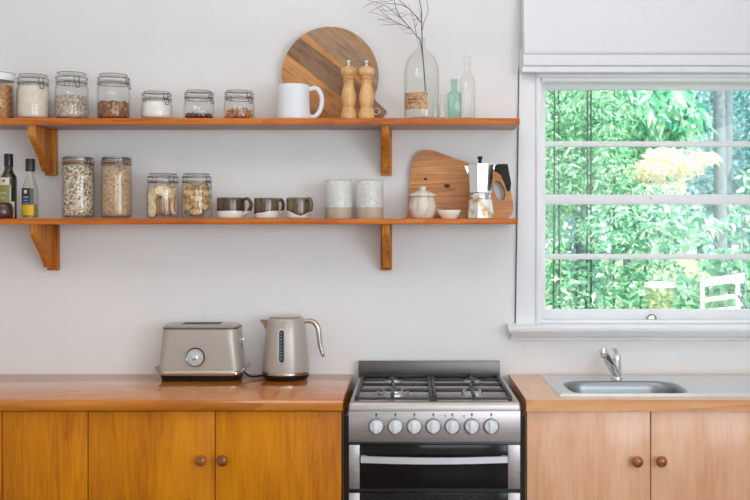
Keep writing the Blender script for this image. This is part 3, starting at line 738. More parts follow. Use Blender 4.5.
# pepper mills
def mill(px, label):
    y = 3.845; s_ = y / F; H = Z(66.5, y) - TOP_UP
    r = thing('pepper_mill', label, 'pepper mill', (X(px, y), y, TOP_UP + .0005), group='turned wooden mills')
    Rm = 8.2 * s_
    hs = lambda f_: H * f_
    MB().lathe([(0, 0), (Rm * .98, 0), (Rm, .003), (Rm, hs(.09)), (Rm * .93, hs(.145)), (Rm * .80, hs(.165)), (Rm * .84, hs(.19)), (Rm * .80, hs(.21)), (Rm * .70, hs(.235)), (Rm * .84, hs(.30)), (Rm * .94, hs(.40)), (Rm * .90, hs(.48)), (Rm * .70, hs(.60)), (Rm * .58, hs(.68)), (Rm * .66, hs(.70)), (Rm * .70, hs(.725)), (Rm * .56, hs(.752)), (0, hs(.752))], 36).build('body', M['mill'], r, .8)
    MB().lathe([(0, hs(.754)), (Rm * .60, hs(.754)), (Rm * .72, hs(.775)), (Rm * .60, hs(.80)), (Rm * .84, hs(.83)), (Rm * .99, hs(.87)), (Rm, hs(.91)), (Rm * .88, hs(.965)), (Rm * .5, hs(.995)), (0, hs(1.0))], 36).build('head', M['mill'], r, .8)
    MB().lathe([(0, H - .001), (.007, H), (.005, H + .004), (.0042, H + .010), (.008, H + .015), (.0085, H + .020), (.005, H + .0255), (0, H + .026)], 20).build('top_nut', M['chrome'], r, .9)
mill(348.6, 'turned pale wooden pepper mill, left of the pair, nearer the white jug')
mill(366.4, 'turned pale wooden pepper mill, right of the pair, nearer the glass bottle')
# big bottle
yb_ = 3.875; s_ = yb_ / F; R = 17.3 * s_; H = Z(38.5, yb_) - TOP_UP
bb = thing('glass_bottle', 'large round-shouldered clear glass bottle with a peeling brown label', 'bottle', (X(421.6, yb_), yb_, TOP_UP + .0005))
rn = 3.7 * s_
po = [(R * .85, 0), (R * .97, .004), (R, .014), (R, H * .55), (R * .97, H * .64), (R * .88, H * .715), (R * .72, H * .775), (R * .50, H * .825), (R * .32, H * .86), (rn, H * .89), (rn, H * .955), (rn + .004, H * .96), (rn + .0045, H * .985), (rn + .002, H)]
pi_ = [(rn - .003, H), (rn - .0035, H * .89), (R * .32 - .004, H * .855), (R * .72 - .003, H * .77), (R * .88 - .003, H * .71), (R * .97 - .003, H * .637), (R - .003, H * .55), (R - .003, .016), (R * .93, .008), (0, .008)]
MB().lathe([(0, 0)] + po + pi_, 48).build('body', M['bottle'], bb, .9)
def lab_mat(name, base, dark):
    m = Mat(name); v = m.coords(); f = m.noise(v, 70, 5); 
    m.bsdf(m.ramp(f, [(.35, dark), (.6, base)]), .8, 0, .2); return m.m
def wrap(Rr, a0, a1, z0, z1, th=.0006, n=16):
    L = []
    for k in range(n + 1):
        a = a0 + (a1 - a0) * k / n; c_, q = math.cos(a), math.sin(a)
        L.append([(Rr * c_, Rr * q, z0), ((Rr + th) * c_, (Rr + th) * q, z0), ((Rr + th) * c_, (Rr + th) * q, z1), (Rr * c_, Rr * q, z1)])
    return MB().loft(L)
lz0, lz1 = Z(109, yb_ - R) - TOP_UP, Z(92, yb_ - R) - TOP_UP
lb = wrap(R + .0004, math.radians(-166), math.radians(-71), lz0, lz1).build('label', lab_mat('old_paper', srgb(206, 172, 138), srgb(166, 122, 82)), bb)
lp = wrap(R + .0012, math.radians(-140), math.radians(-84), lz0 + (lz1 - lz0) * .56, lz0 + (lz1 - lz0) * .60, .0003)
lp2 = wrap(R + .0012, math.radians(-138), math.radians(-112), lz0 + (lz1 - lz0) * .36, lz0 + (lz1 - lz0) * .40, .0003)
lp.build('print_line', M['ink'], lb); lp2.build('print_line', M['ink'], lb)
# branches
br = thing('dry_branch', 'bare dark twiggy branch standing in the large glass bottle', 'branch', (bb.location.x, yb_, TOP_UP))
def bpt(px, py, y=yb_): return (X(px, y) - bb.location.x, y - yb_, Z(py, y) - TOP_UP)
tw = MB()
def twig(pts, r0, r1):
    q = spline(pts, 5); tw.tube(q, [1.55 * (r0 + (r1 - r0) * i / (len(q) - 1)) for i in range(len(q))], 6)
twig([bpt(425.5, 91, 3.84), bpt(424, 70, 3.86), bpt(422.3, 50), bpt(422, 36), bpt(421.5, 22), bpt(421.5, 11), bpt(419.5, 0), bpt(417, -16), bpt(416, -34)], .0022, .0008)
twig([bpt(423, 60, 3.88), bpt(421.4, 48, 3.878), bpt(419.6, 39, 3.876), bpt(417, 36.5, 3.876), bpt(411, 29, 3.87), bpt(402, 19, 3.86), bpt(396, 8, 3.85), bpt(393, -6, 3.84)], .0017, .0007)
twig([bpt(421.4, 23), bpt(416, 16, 3.86), bpt(408, 8, 3.85), bpt(399, 0, 3.84), bpt(390, -8, 3.83)], .0014, .0006)
twig([bpt(422.3, 30), bpt(424, 22, 3.88), bpt(428, 12, 3.89), bpt(427.5, 5, 3.9), bpt(425, -4, 3.9)], .0011, .0005)
twig([bpt(411, 29, 3.87), bpt(402, 25, 3.86), bpt(392, 20, 3.85), bpt(382, 12, 3.84), bpt(375, 6, 3.83)], .0011, .0005)
twig([bpt(402, 19, 3.86), bpt(394, 12, 3.84), bpt(384, 5, 3.83), bpt(371, 1, 3.82), bpt(362, -2, 3.8)], .001, .0005)
twig([bpt(408, 8, 3.85), bpt(400, 4.5, 3.84), bpt(388, 3.5, 3.83), bpt(374, 2, 3.82), bpt(362, 8, 3.81)], .001, .0004)
twig([bpt(403, 25, 3.86), bpt(394, 24.5, 3.85), bpt(381, 25, 3.84)], .0008, .0004)
twig([bpt(417, 38, 3.88), bpt(415, 27, 3.9), bpt(413, 18, 3.91), bpt(408, 4, 3.92)], .001, .0004)
twig([bpt(415, 27, 3.9), bpt(418, 20, 3.91), bpt(412, 12, 3.9)], .0007, .0004)
twig([bpt(409, 28, 3.87), bpt(404, 29.5, 3.88), bpt(399, 26.5, 3.88)], .0006, .0003)
twig([bpt(396, 8, 3.85), bpt(399, 14, 3.84), bpt(407, 11, 3.83)], .0007, .0003)
twig([bpt(392, 20, 3.85), bpt(386, 19, 3.86), bpt(377, 20, 3.87)], .0007, .0003)
twig([bpt(419.5, 0), bpt(423, -8, 3.9), bpt(424, -20, 3.91)], .001, .0005)
for a, b_, c_ in (((399, 23), (390, 22.5), (378, 18.5)), ((396, 8), (388, 11), (380, 9.5)), ((384, 5), (377, 8), (368, 13)), ((405, 21.5), (397, 16), (386, 13.5)), ((413, 33), (407, 33.5), (402, 30.5)), ((414, 20), (421, 16), (418, 8)), ((390, 20), (381, 15), (370, 12)), ((393, 0), (385, 1.5), (374, -2)), ((402, 17), (409, 14), (417, 17)), ((386, 12), (378, 5), (366, 4))):
    twig([bpt(a[0], a[1], 3.86), bpt(b_[0], b_[1], 3.85), bpt(c_[0], c_[1], 3.84)], .0007, .0003)
tw.build('twigs', M['twig'], br, 1.2)
# two vials
def vial(px, pyt, label, w_):
    y = 3.798; s_ = y / F; R = w_ * s_; H = Z(pyt, y) - TOP_UP
    r = thing('glass_vial', label, 'vial', (X(px, y), y, TOP_UP + .0005))
    po = [(R * .95, 0), (R, .002), (R, H * .60), (R * .92, H * .66), (R * .70, H * .70), (R * .70, H * .86), (R * .86, H * .88), (R * .86, H * .98), (R * .8, H)]
    MB().lathe([(0, 0)] + po + [(R * .55, H), (R * .55, H * .70), (R * .85, H * .62), (R * .85, .004), (0, .004)], 28).build('body', M['bottle'], r, .9)
vial(435.2, 99, 'tiny clear glass vial right beside the large labelled bottle', 3.5)
vial(442.6, 96, 'tiny clear glass vial standing directly left of the green bottle', 3.6)
# green bottle
y = 3.84; s_ = y / F; H = Z(79.5, y) - TOP_UP
gb = thing('glass_bottle', 'small sea-green glass bottle with flat panelled sides', 'bottle', (X(454.2, y), y, TOP_UP + .0005), .18)
hw = 6.8 * s_; L = []
for f_, z in ((.9, 0), (1, .003), (1, H * .60), (.93, H * .655), (.6, H * .70), (.46, H * .72), (.44, H * .90), (.56, H * .905), (.56, H * .98), (.5, H)):
    hh = hw * f_; L.append(rrect(0, 0, hh, hh * (.72 if f_ > .7 else 1), hh * (.25 if f_ > .7 else .70), z, 5))
for f_, z in ((.34, H), (.34, H * .72), (.82, H * .65), (.86, H * .6), (.86, .006)):
    hh = hw * f_; L.append(rrect(0, 0, hh, hh * (.72 if f_ > .7 else 1), hh * (.25 if f_ > .7 else .70), z, 5))
MB().loft(L).build('body', M['green'], gb, .7)
# tall clear bottle
y = 3.855; s_ = y / F; H = Z(57, y) - TOP_UP; R = 7.9 * s_
cb = thing('glass_bottle', 'tall slim clear glass bottle with embossed sides, at the right of the row', 'bottle', (X(467.4, y), y, TOP_UP + .0005))
rn = 3.7 * s_
po = [(R * .92, 0), (R, .003), (R, H * .55), (R * .97, H * .62), (R * .80, H * .68), (R * .60, H * .72), (rn * .95, H * .76), (rn * .9, H * .90), (rn * 1.12, H * .91), (rn * 1.12, H * .97), (rn, H)]
MB().lathe([(0, 0)] + po + [(rn * .65, H), (rn * .62, H * .76), (R * .75, H * .67), (R * .88, H * .6), (R * .88, .008), (0, .008)], 32).build('body', M['bottle'], cb, .9)
em = MB()
for k in range(9):
    a = math.radians(-135 + (k % 3) * 42); zz = H * (.40 + .05 * (k // 3))
    em.ball((R * .99 * math.cos(a), R * .99 * math.sin(a), zz), (.008, .003, .004), 1)
em.build('embossing', M['bottle'], cb, 2)

# ------------------------------------------------------------------ lower shelf
# oil bottle
y = 3.90; s_ = y / F; R = 7.8 * s_; H = Z(154, y) - TOP_LO
ol = thing('oil_bottle', 'dark green oil bottle with a pale green label and black cap', 'bottle', (X(8.6, y), y, TOP_LO + .0005))
MB().lathe([(0, 0), (R * .95, 0), (R, .004), (R, H * .60), (R * .93, H * .655), (R * .60, H * .72), (R * .50, H * .76), (R * .48, H * .80), (0, H * .80)], 36).build('body', M['olive'], ol, .9)
MB().lathe([(0, H * .8), (R * .54, H * .8), (R * .56, H * .81), (R * .56, H * .985), (R * .5, H), (0, H)], 28).build('cap', M['blackcap'], ol, .7)
M['label_cream'] = plain('label_cream', srgb(226, 214, 190), .6)
M['label_olive'] = plain('label_olive', srgb(150, 146, 72), .6)
zA, zB, zC = Z(203, y) - TOP_LO, Z(185.5, y) - TOP_LO, Z(178, y) - TOP_LO
a0, a1 = math.radians(-148), math.radians(-62)
wrap(R + .0003, a0, a1, zA, zB).build('label', M['label_olive'], ol)
lc = wrap(R + .0003, a0, a1, zB + .0002, zC).build('label', M['label_cream'], ol)
wrap(R + .001, math.radians(-110), math.radians(-94), zB + .012, zB + .022, .0004).build('emblem', M['ink'], lc)
wrap(R + .0003, math.radians(-62), math.radians(-25), .004, Z(202, y) - TOP_LO).build('back_label', M['label_cream'], ol)
def text(body, size, loc, rot, mat, parent, name='lettering', ext=.0002):
    cu = bpy.data.curves.new(name, 'FONT'); cu.body = body; cu.size = size; cu.align_x = 'CENTER'; cu.extrude = ext
    o = bpy.data.objects.new(name, cu); COL.objects.link(o); o.parent = parent; o.location = loc; o.rotation_euler = rot
    me = bpy.data.meshes.new_from_object(o); o2 = bpy.data.objects.new(name, me); COL.objects.link(o2); me.materials.append(mat)
    o2.parent = parent; o2.location = loc; o2.rotation_euler = rot; bpy.data.objects.remove(o); return o2
ra = math.radians(-104)
for k, wd in enumerate(('OLIVE', 'OIL')):
    text(wd, .0135, ((R + .0016) * math.cos(ra), (R + .0016) * math.sin(ra), Z(194.5 + k * 5, y) - TOP_LO), (PI / 2, 0, ra + PI / 2), M['label_cream'], ol)
# vinegar bottle
y = 3.885; s_ = y / F; R = 8.0 * s_; H = Z(159, y) - TOP_LO
vb = thing('vinegar_bottle', 'clear slim bottle with black and yellow label and black cap', 'bottle', (X(30.2, y), y, TOP_LO + .0005))
rn = 3.5 * s_
po = [(R * .93, 0), (R, .004), (R, H * .44), (R * .93, H * .52), (R * .72, H * .60), (R * .52, H * .68), (rn, H * .74), (rn, H * .80)]
MB().lathe([(0, 0)] + po + [(rn * .7, H * .80), (rn * .7, H * .74), (R * .68, H * .6), (R * .87, H * .5), (R * .88, H * .44), (R * .88, .006), (0, .006)], 36).build('body', M['vinegar'], vb, .9)
m = Mat('golden_liquid'); m.bsdf(srgb(176, 158, 70), .15); 
o = MB().lathe([(0, .0066), (R * .82, .0066), (R * .85, .01), (R * .85, H * .24), (0, H * .24)], 32).build('vinegar', m.m, None, .9, (vb.location.x, y, TOP_LO + .0005)); tag(o, 'golden liquid in the bottom of the black-and-yellow labelled bottle', 'vinegar', kind='stuff')
MB().lathe([(0, H * .79), (rn * 1.25, H * .79), (rn * 1.28, H * .80), (rn * 1.28, H * .985), (rn * 1.15, H), (0, H)], 28).build('cap', M['blackcap'], vb, .7)
M['label_yellow'] = plain('label_yellow', srgb(226, 180, 30), .5)
zA, zB, zC = Z(215.5, y) - TOP_LO, Z(205, y) - TOP_LO, Z(188.5, y) - TOP_LO
a0, a1 = math.radians(-142), math.radians(-46)
wrap(R + .0004, a0, a1, zA, zB).build('label', M['label_yellow'], vb)
lk = wrap(R + .0004, a0, a1, zB + .0002, zC).build('label', M['blackcap'], vb)
m = Mat('label_blue'); m.bsdf(srgb(120, 146, 190), .5)
for q, (za, zb2, b0, b1) in enumerate(((.40, .50, -120, -80), (.22, .30, -116, -84), (.06, .11, -120, -80))):
    wrap(R + .0012, math.radians(b0), math.radians(b1), zB + (zC - zB) * za, zB + (zC - zB) * zb2, .0003).build('print_line', m.m, lk)
wrap(R + .0012, math.radians(-112), math.radians(-90), zB + (zC - zB) * .68, zB + (zC - zB) * .88, .0003).build('emblem', M['label_cream'], lk)
# dark glazed pot at the edge
M['plum'] = plain('plum_glaze', srgb(74, 40, 40), .22, coat=.4, vary=.35, vs=30)
y = 3.815; R = 10.5 * y / F
pt = thing('glazed_pot', 'squat plum-brown glazed pot cut by the left edge, before the oil bottle', 'pot', (X(2.5, y), y, TOP_LO + .0005))
MB().lathe([(0, 0), (R * .8, 0), (R * .95, .006), (R, .022), (R * .97, .042), (R * .86, .058), (R * .7, .064), (R * .66, .063), (R * .8, .055), (R * .9, .04), (R * .85, .01), (0, .008)], 36).build('body', M['plum'], pt, .9)
# mugs
def mugmat(name, h, slope, amp, top1, top2, dip=False):
    m = Mat(name); tc = m.n('ShaderNodeTexCoord'); sp_ = m.n('ShaderNodeSeparateXYZ'); m.l(tc.outputs['Object'], sp_.inputs[0])
    n_ = m.noise(tc.outputs['Object'], 28, 2)
    edge = m.math('ADD', m.math('MULTIPLY', m.math('ABSOLUTE', m.math('SUBTRACT', sp_.outputs['X'], .012)) if dip else sp_.outputs['X'], slope), m.math('MULTIPLY', m.math('SUBTRACT', n_, .5), amp))
    d = m.math('SUBTRACT', m.math('SUBTRACT', sp_.outputs['Z'], h), edge)
    fac = m.math('GREATER_THAN', d, 0.0)
    t = m.ramp(m.noise(m.coords((1, 1, .4)), 40, 3), [(.35, top1), (.65, top2)])
    dk = m.ramp(m.math('MULTIPLY', d, 40.0), [(0, (.35, .25, .25, 1)), (.5, (1, 1, 1, 1))])
    col = m.mix(fac, srgb(226, 222, 214), m.mix(1.0, t, dk, 'MULTIPLY'))
    m.bsdf(col, .16, 0, .5, coat=.2); return m.m
spl = spline
def spline(pts, n=8, closed=False):
    if len(pts[0]) == 2: return [(v.x, v.y) for v in spl([(a, b, 0) for a, b in pts], n, closed)]
    return spl(pts, n, closed)
def mug2(px0, px1, hpx, ang, label, mat, k=1.0):
    y = 3.86; s_ = y / F; R = (px1 - px0) / 2 * s_; H = Z(hpx, y) - TOP_LO
    r = thing('mug', label, 'mug', (X((px0 + px1) / 2, y), y, TOP_LO + .0005), 0, 'two-tone glazed mugs')
    MB().lathe([(0, 0), (R * .86, 0), (R * .93, .003), (R * .985, .012), (R, .03), (R, H * .9), (R * .985, H - .001), (R * .965, H), (R * .93, H - .002), (R * .93, .02), (R * .8, .009), (0, .008)], 44).build('cup', mat, r, .9)
    c_, q = math.cos(ang), math.sin(ang)
    P2 = spline([(R * .95, H * .86), (R * (1 + .42 * k), H * .95), (R * (1 + .72 * k), H * .70), (R * (1 + .55 * k), H * .38), (R * .97, H * .18)], 7)
    MB().tube([(p[0] * c_, p[0] * q, p[1]) for p in P2], .0062, 10, flat=1.6).build('handle', mat, r, .9)
mug2(217, 245, 198, -.45, 'dark brown mug with a level white base, nearest the biscuit jar', mugmat('mug_glaze', .031, 0, .003, srgb(56, 34, 28), srgb(100, 72, 56)))
mug2(254, 279, 198.3, .55, 'brown mug with slanting white base, middle of the three mugs', mugmat('mug_glaze_slant', .026, .14, .006, srgb(72, 52, 38), srgb(122, 98, 76)), .62)
mug2(286.5, 311, 198, -.75, 'olive-brown mug with a dipping glaze edge, nearest the canisters', mugmat('mug_glaze_dip', .010, .42, .006, srgb(78, 62, 44), srgb(126, 108, 84), True), .75)
# canisters
def canmat():
    m = Mat('two_tone_stoneware'); tc = m.n('ShaderNodeTexCoord'); sp_ = m.n('ShaderNodeSeparateXYZ'); m.l(tc.outputs['Object'], sp_.inputs[0])
    fac = m.math('GREATER_THAN', sp_.outputs['Z'], Z(207.3, 3.80) - TOP_LO)
    f = m.noise(m.coords(), 90, 4); g = m.noise(m.coords(), 14, 3)
    top = m.ramp(m.math('ADD', m.math('MULTIPLY', f, .6), m.math('MULTIPLY', g, .4)), [(.38, srgb(196, 196, 192)), (.6, srgb(222, 224, 224))])
    bot = m.ramp(g, [(.3, srgb(178, 162, 142)), (.7, srgb(190, 176, 156))])
    m.bsdf(m.mix(fac, bot, top), .3, 0, .5); return m.m
M['can'] = canmat(); M['canrim'] = plain('stoneware_rim', srgb(166, 152, 136), .5)
def canister(px0, px1, label):
    y = 3.862; R = (px1 - px0) / 2 * y / F; H = Z(181, y) - TOP_LO
    r = thing('stoneware_tumbler', label, 'tumbler', (X((px0 + px1) / 2, y), y, TOP_LO + .0005), 0, 'stoneware tumblers')
    MB().lathe([(0, 0), (R * .97, 0), (R, .004), (R, H - .004), (R * .985, H - .001), (R * .92, H - .0005), (R * .92, .01), (0, .008)], 44).build('body', M['can'], r, .9)
    MB().lathe([(R * .925, H - .0004), (R * .985, H - .0009), (R * .995, H + .0006), (R * .955, H + .0016), (R * .92, H + .0006)], 44, closed=True).build('rim', M['canrim'], r, .9)
canister(325, 352.5, 'pale grey and beige stoneware tumbler, the one nearer the mugs')
canister(356, 383.5, 'pale grey and beige stoneware tumbler, the one above the shelf bracket')
# cutting board
yb2 = 3.958
cut = thing('cutting_board', 'wavy-edged brown wooden cutting board with an oval hole, leaning behind the moka pot', 'cutting board', (X(460, yb2), yb2, TOP_LO))
def q2(px, py): return (X(px, yb2) - X(460, yb2), Z(py, yb2) - TOP_LO)
pxs = [(408, 221), (408, 208), (409, 190), (411, 170), (414, 158), (419, 151.5), (426, 149.6), (434, 150.6), (444, 154), (456, 158.5), (470, 163), (484, 167), (496, 171), (504, 176.5), (509, 184), (511.5, 194), (513.5, 206), (512, 214), (507, 219.5), (497, 221), (460, 221.3), (425, 221.3)]
outl = spline([q2(*p) for p in pxs], 4, True)
hole = [q2(499.5 + 5.4 * math.cos(a) + 2.2 * math.sin(a) * -1, 190.5 - 10 * math.sin(a)) for a in [2 * PI * k / 28 for k in range(28)]]
def plate_with_hole(out, hole, d0, d1, bridge_px):
    # cut a slit from hole to outline so that one ngon makes the face
    bm = bmesh.new()
    def ring(P, d): return [bm.verts.new((u, d, v)) for u, v in P]
    A, B, a, b = ring(out, d0), ring(out, d1), ring(hole, d0), ring(hole, d1)
    for P, Q, fl in ((A, B, 0), (a, b, 1)):
        n = len(P)
        for k in range(n): bm.faces.new((P[k], P[(k + 1) % n], Q[(k + 1) % n], Q[k]))
    for P, p in ((A, a), (B, b)):
        ee = []
        for R_ in (P, p):
            for k in range(len(R_)): ee.append(bm.edges.get((R_[k], R_[(k + 1) % len(R_)])))
        bmesh.ops.triangle_fill(bm, use_beauty=True, use_dissolve=False, edges=ee)
    mb = MB(); mb._merge(bm); mb.bm.normal_update()
    for f in mb.bm.faces:
        if abs(f.normal.y) < .5: f.material_index = 1
    return mb
o = plate_with_hole(outl, hole, -.011, .011, 0).build('board', [M['cutboard'], plain('dark_bark_edge', srgb(92, 62, 40), .7, vary=.3)], cut, .6)
o.matrix_local = Matrix.Translation((0, .012, .0)) @ Matrix.Rotation(math.radians(-3.0), 4, 'X')
M['knot'] = plain('dark_knot', srgb(54, 30, 16), .6, vary=.4, vs=200)
for kx, ky, kr in ((447, 186, .010), (425.5, 179, .0065)):
    u, v_ = q2(kx, ky)
    MB().prism([(u + kr * (1.25 + .2 * math.sin(3 * a)) * math.cos(a), v_ + kr * .8 * math.sin(a)) for a in [2 * PI * k / 24 for k in range(24)]], -.0116, -.0108, 'xz').build('knot_mark', M['knot'], o, 0)
# sugar bowl
m = Mat('streaky_cream_glaze'); f = m.noise(m.coords((1, 1, .12)), 70, 4); tc = m.n('ShaderNodeTexCoord'); sp_ = m.n('ShaderNodeSeparateXYZ'); m.l(tc.outputs['Object'], sp_.inputs[0])
st = m.ramp(f, [(.38, srgb(176, 160, 154)), (.5, srgb(222, 214, 206)), (.7, srgb(236, 230, 222))])
hb = m.ramp(m.math('MULTIPLY', sp_.outputs['Z'], 10.0), [(.0, srgb(214, 206, 198)), (.55, srgb(214, 200, 176)), (.72, srgb(204, 180, 146)), (.9, srgb(226, 218, 208))])
m.bsdf(m.mix(.5, st, hb), .2, 0, .5, coat=.2); M['sugarpot'] = m.m
y = 3.845; s_ = y / F; R = 13.4 * s_; hh = lambda py: Z(py, y) - TOP_LO
sb = thing('sugar_bowl', 'lidded cream stoneware sugar bowl in front of the cutting board', 'sugar bowl', (X(422.7, y), y, TOP_LO + .0005))
MB().lathe([(0, 0), (R * .72, 0), (R * .80, .004), (R * .96, hh(212)), (R * 1.02, hh(207)), (R * .99, hh(203)), (R * .90, hh(199.5)), (R * .84, hh(197.6)), (R * .86, hh(196.8)), (R * .80, hh(196.8)), (R * .80, hh(199)), (R * .92, hh(206)), (R * .70, .01), (0, .008)], 40).build('bowl', M['sugarpot'], sb, .9)
MB().lathe([(0, hh(196.6)), (R * .86, hh(196.6)), (R * 1.0, hh(196.2)), (R * .99, hh(195.0)), (R * .78, hh(193)), (R * .40, hh(191.4)), (R * .22, hh(190.5)), (R * .2, hh(189.5)), (R * .26, hh(188)), (R * .24, hh(186.6)), (0, hh(186))], 40).build('lid', M['sugarpot'], sb, .9)
# saucer dish
y = 3.835; s_ = y / F; R = 12.3 * s_; H = Z(210.3, y) - TOP_LO
sd = MB().lathe([(0, 0), (R * .62, 0), (R * .66, .003), (R * .86, H * .5), (R * .99, H - .001), (R * .98, H), (R * .95, H - .001), (R * .8, H * .5), (R * .6, .006), (0, .005)], 40).build('dish', plain('glazed_dish', srgb(232, 228, 222), .25), None, .9, (X(449, y), y, TOP_LO + .0005))
tag(sd, 'small shallow white dish between the sugar bowl and the moka pot', 'dish')
# moka pot
y = 3.835; s_ = y / F
mk = thing('moka_pot', 'octagonal aluminium stovetop moka pot with black handle', 'moka pot', (X(480, y), y, TOP_LO + .0005), 0)
def stained_alu():
    m = Mat('stained_aluminium'); f = m.noise(m.coords(), 26, 3, .5); g = m.noise(m.coords(), 70, 4)
    col = m.mix(m.ramp(f, [(.50, (0, 0, 0, 1)), (.66, (1, 1, 1, 1))]), m.ramp(g, [(.3, (.62, .60, .57, 1)), (.7, (.78, .77, .75, 1))]), (.52, .30, .12, 1))
    m.bsdf(col, .34, .85); return m.m
def octo(r, z, dx=0, a0=-PI / 2 + math.radians(8 + 22.5)): return [(dx + r * math.cos(a0 + 2 * PI * k / 8), r * math.sin(a0 + 2 * PI * k / 8), z) for k in range(8)]
h_ = lambda py: Z(py, y) - TOP_LO - .0005
MB().loft([octo(13.9 * s_, 0), octo(14.2 * s_, .003), octo(11.9 * s_, h_(200.5)), octo(11.6 * s_, h_(199.5))]).build('boiler', stained_alu(), mk, .3)
MB().lathe([(0, h_(199.4)), (11.0 * s_, h_(199.4)), (11.2 * s_, h_(198.6)), (11.2 * s_, h_(194.6)), (10.8 * s_, h_(193.8)), (0, h_(193.8))], 40).build('collar', M['moka'], mk, .6)
up = MB(); up.loft([octo(11.2 * s_, h_(193.7)), octo(12.0 * s_, h_(192.5)), octo(13.4 * s_, h_(166.2)), octo(13.5 * s_, h_(165.4))])
up.prism([(-12 * s_, h_(176)), (-16.0 * s_, h_(165.8)), (-11 * s_, h_(165.8))], -.008, .008, 'xz', .002)
up.build('upper_chamber', M['moka'], mk, .3)
ld = MB().loft([octo(13.6 * s_, h_(165.2)), octo(13.6 * s_, h_(164.2)), octo(7 * s_, h_(163.2)), octo(1.5 * s_, h_(162.9))]).build('lid', M['moka'], mk, .3)
MB().lathe([(0, h_(163.0)), (.007, h_(163.0)), (.0065, h_(161)), (.0085, h_(159)), (.0105, h_(157.2)), (.0095, h_(156.5)), (0, h_(156.4))], 16).build('lid_knob', M['black_plastic'], ld, .6)
def mo(px, py): return (X(px, y) - X(480, y), h_(py))
hp_ = [mo(*p) for p in ((494.5, 167), (497, 164.2), (507.5, 164), (508.5, 170), (511, 183), (510.2, 190.5), (507.4, 191.5), (504.5, 183), (501.5, 174.5), (497.5, 171.5), (494.5, 172))]
MB().prism(hp_, -.010, .010, 'xz', .003).build('handle', M['black_plastic'], mk, .5)
MB().prism([mo(*p) for p in ((490, 165.5), (496.5, 165.5), (496.5, 170), (491, 170))], -.006, .006, 'xz', .001).build('hinge', M['moka'], mk, .5)

# ------------------------------------------------------------------ toaster
yf, ybk = 3.800, 3.965
ts = thing('toaster', 'oat-coloured two-slice toaster with a round dial on the left worktop', 'toaster', (X(200, 3.83), (yf + ybk) / 2, COUNTER + .0006))
hy_ = (ybk - yf) / 2
def tz(py): return Z(py, yf) - COUNTER - .0006
sc_ = yf / F
L = []
for hwp, py, inset, r in ((41.6, 371.2, 0, .035), (41.2, 366, .0, .036), (39.2, 345, .004, .04), (38.2, 331, .007, .04), (37.7, 328.4, .009, .04), (36.6, 328.2, .013, .038), (36.6, 327.7, .013, .038), (37.4, 327.5, .010, .04), (36.8, 326.4, .015, .038), (35.2, 325.4, .026, .03)):
    L.append(rrect(0, 0, hwp * sc_, hy_ - inset, min(r, hy_ - inset - .004), tz(py), 6))
MB().loft(L).build('body', M['greige'], ts, .6)
L = [rrect(0, 0, 41.4 * sc_, hy_ - .001, .034, tz(375.8), 6), rrect(0, 0, 42.4 * sc_, hy_ + .002, .036, tz(374.5), 6), rrect(0, 0, 42.4 * sc_, hy_ + .002, .036, tz(372.4), 6), rrect(0, 0, 41.4 * sc_, hy_ - .001, .034, tz(371.3), 6)]
bd = MB().loft(L)
for s_ in (-1, 1):
    bd.prism([(s_ * 41 * sc_, tz(373.5)), (s_ * 43.2 * sc_, tz(372.6)), (s_ * 46 * sc_, tz(368.6)), (s_ * 45 * sc_, tz(368.2)), (s_ * 42 * sc_, tz(370.8)), (s_ * 40.8 * sc_, tz(371.2))], -hy_ + .012, hy_ - .012, 'xz', .001)
bd.build('trim_band', M['warm_chrome'], ts, .6)
L = [rrect(0, 0, 38.5 * sc_, hy_ - .008, .03, 0, 6), rrect(0, 0, 39.6 * sc_, hy_ - .004, .032, tz(377.5), 6), rrect(0, 0, 41.0 * sc_, hy_ - .002, .034, tz(375.9), 6)]
MB().loft(L).build('base', M['black_plastic'], ts, .6)
for yy in (-.028, .020):
    MB().box((-20 * sc_, yy - .012, tz(325.4) - .002), (19 * sc_, yy + .012, tz(325.4) + .0012), .0008).build('slot', M['dark'], ts)
rd = MB(); Rm = Matrix.Translation((X(195.3, yf) - ts.location.x, -hy_ + .002, tz(357.3))) @ Matrix.Rotation(PI / 2 - .06, 4, 'X')
MB().loft([rrect(0, 0, q * sc_, hy_ - o_, .04, tz(p), 6) for q, o_, p in ((38.35, .0058, 329.6), (38.5, .0052, 329.4), (38.2, .0066, 328.3), (38.0, .0075, 328.2))], cap0=False, cap1=False).build('lid_seam', plain('dark_chrome_seam', (.16, .145, .135, 1), .3, .9), ts, .6)
dl = MB().lathe([(0, -.006), (.0385, -.006), (.039, .004), (.0365, .0075), (.034, .006), (.0, .005)], 40, M=Rm).build('dial', plain('dark_chrome', (.20, .19, .185, 1), .22, 1.0), ts, .6)
MB().lathe([(0, .0052), (.0325, .0056), (.0325, .0066), (0, .0070)], 40, M=Rm).build('dial_face', M['dial'], dl, .6)
MB().lathe([(0, .0072), (.0125, .0072), (.0115, .013), (.009, .0145), (0, .0145)], 32, M=Rm).build('dial_button', M['chrome'], dl, .6)
tk = MB()
for k in range(18):
    a = 2 * PI * k / 18; tk.box((.024, -.0007, .0070), (.030, .0007, .0074), M=Rm @ Matrix.Rotation(a, 4, 'Z'))
tk.build('dial_marks', M['ink'], dl, 0)
lvx = 39.4 * sc_
MB().box((lvx - .003, -.016, tz(343)), (lvx + .014, .012, tz(340.2)), .003).build('lever', M['chrome'], ts)
MB().box((lvx - .004, -.004, tz(362)), (lvx + .0015, .004, tz(346)), .001).build('lever_slot', M['black_plastic'], ts)
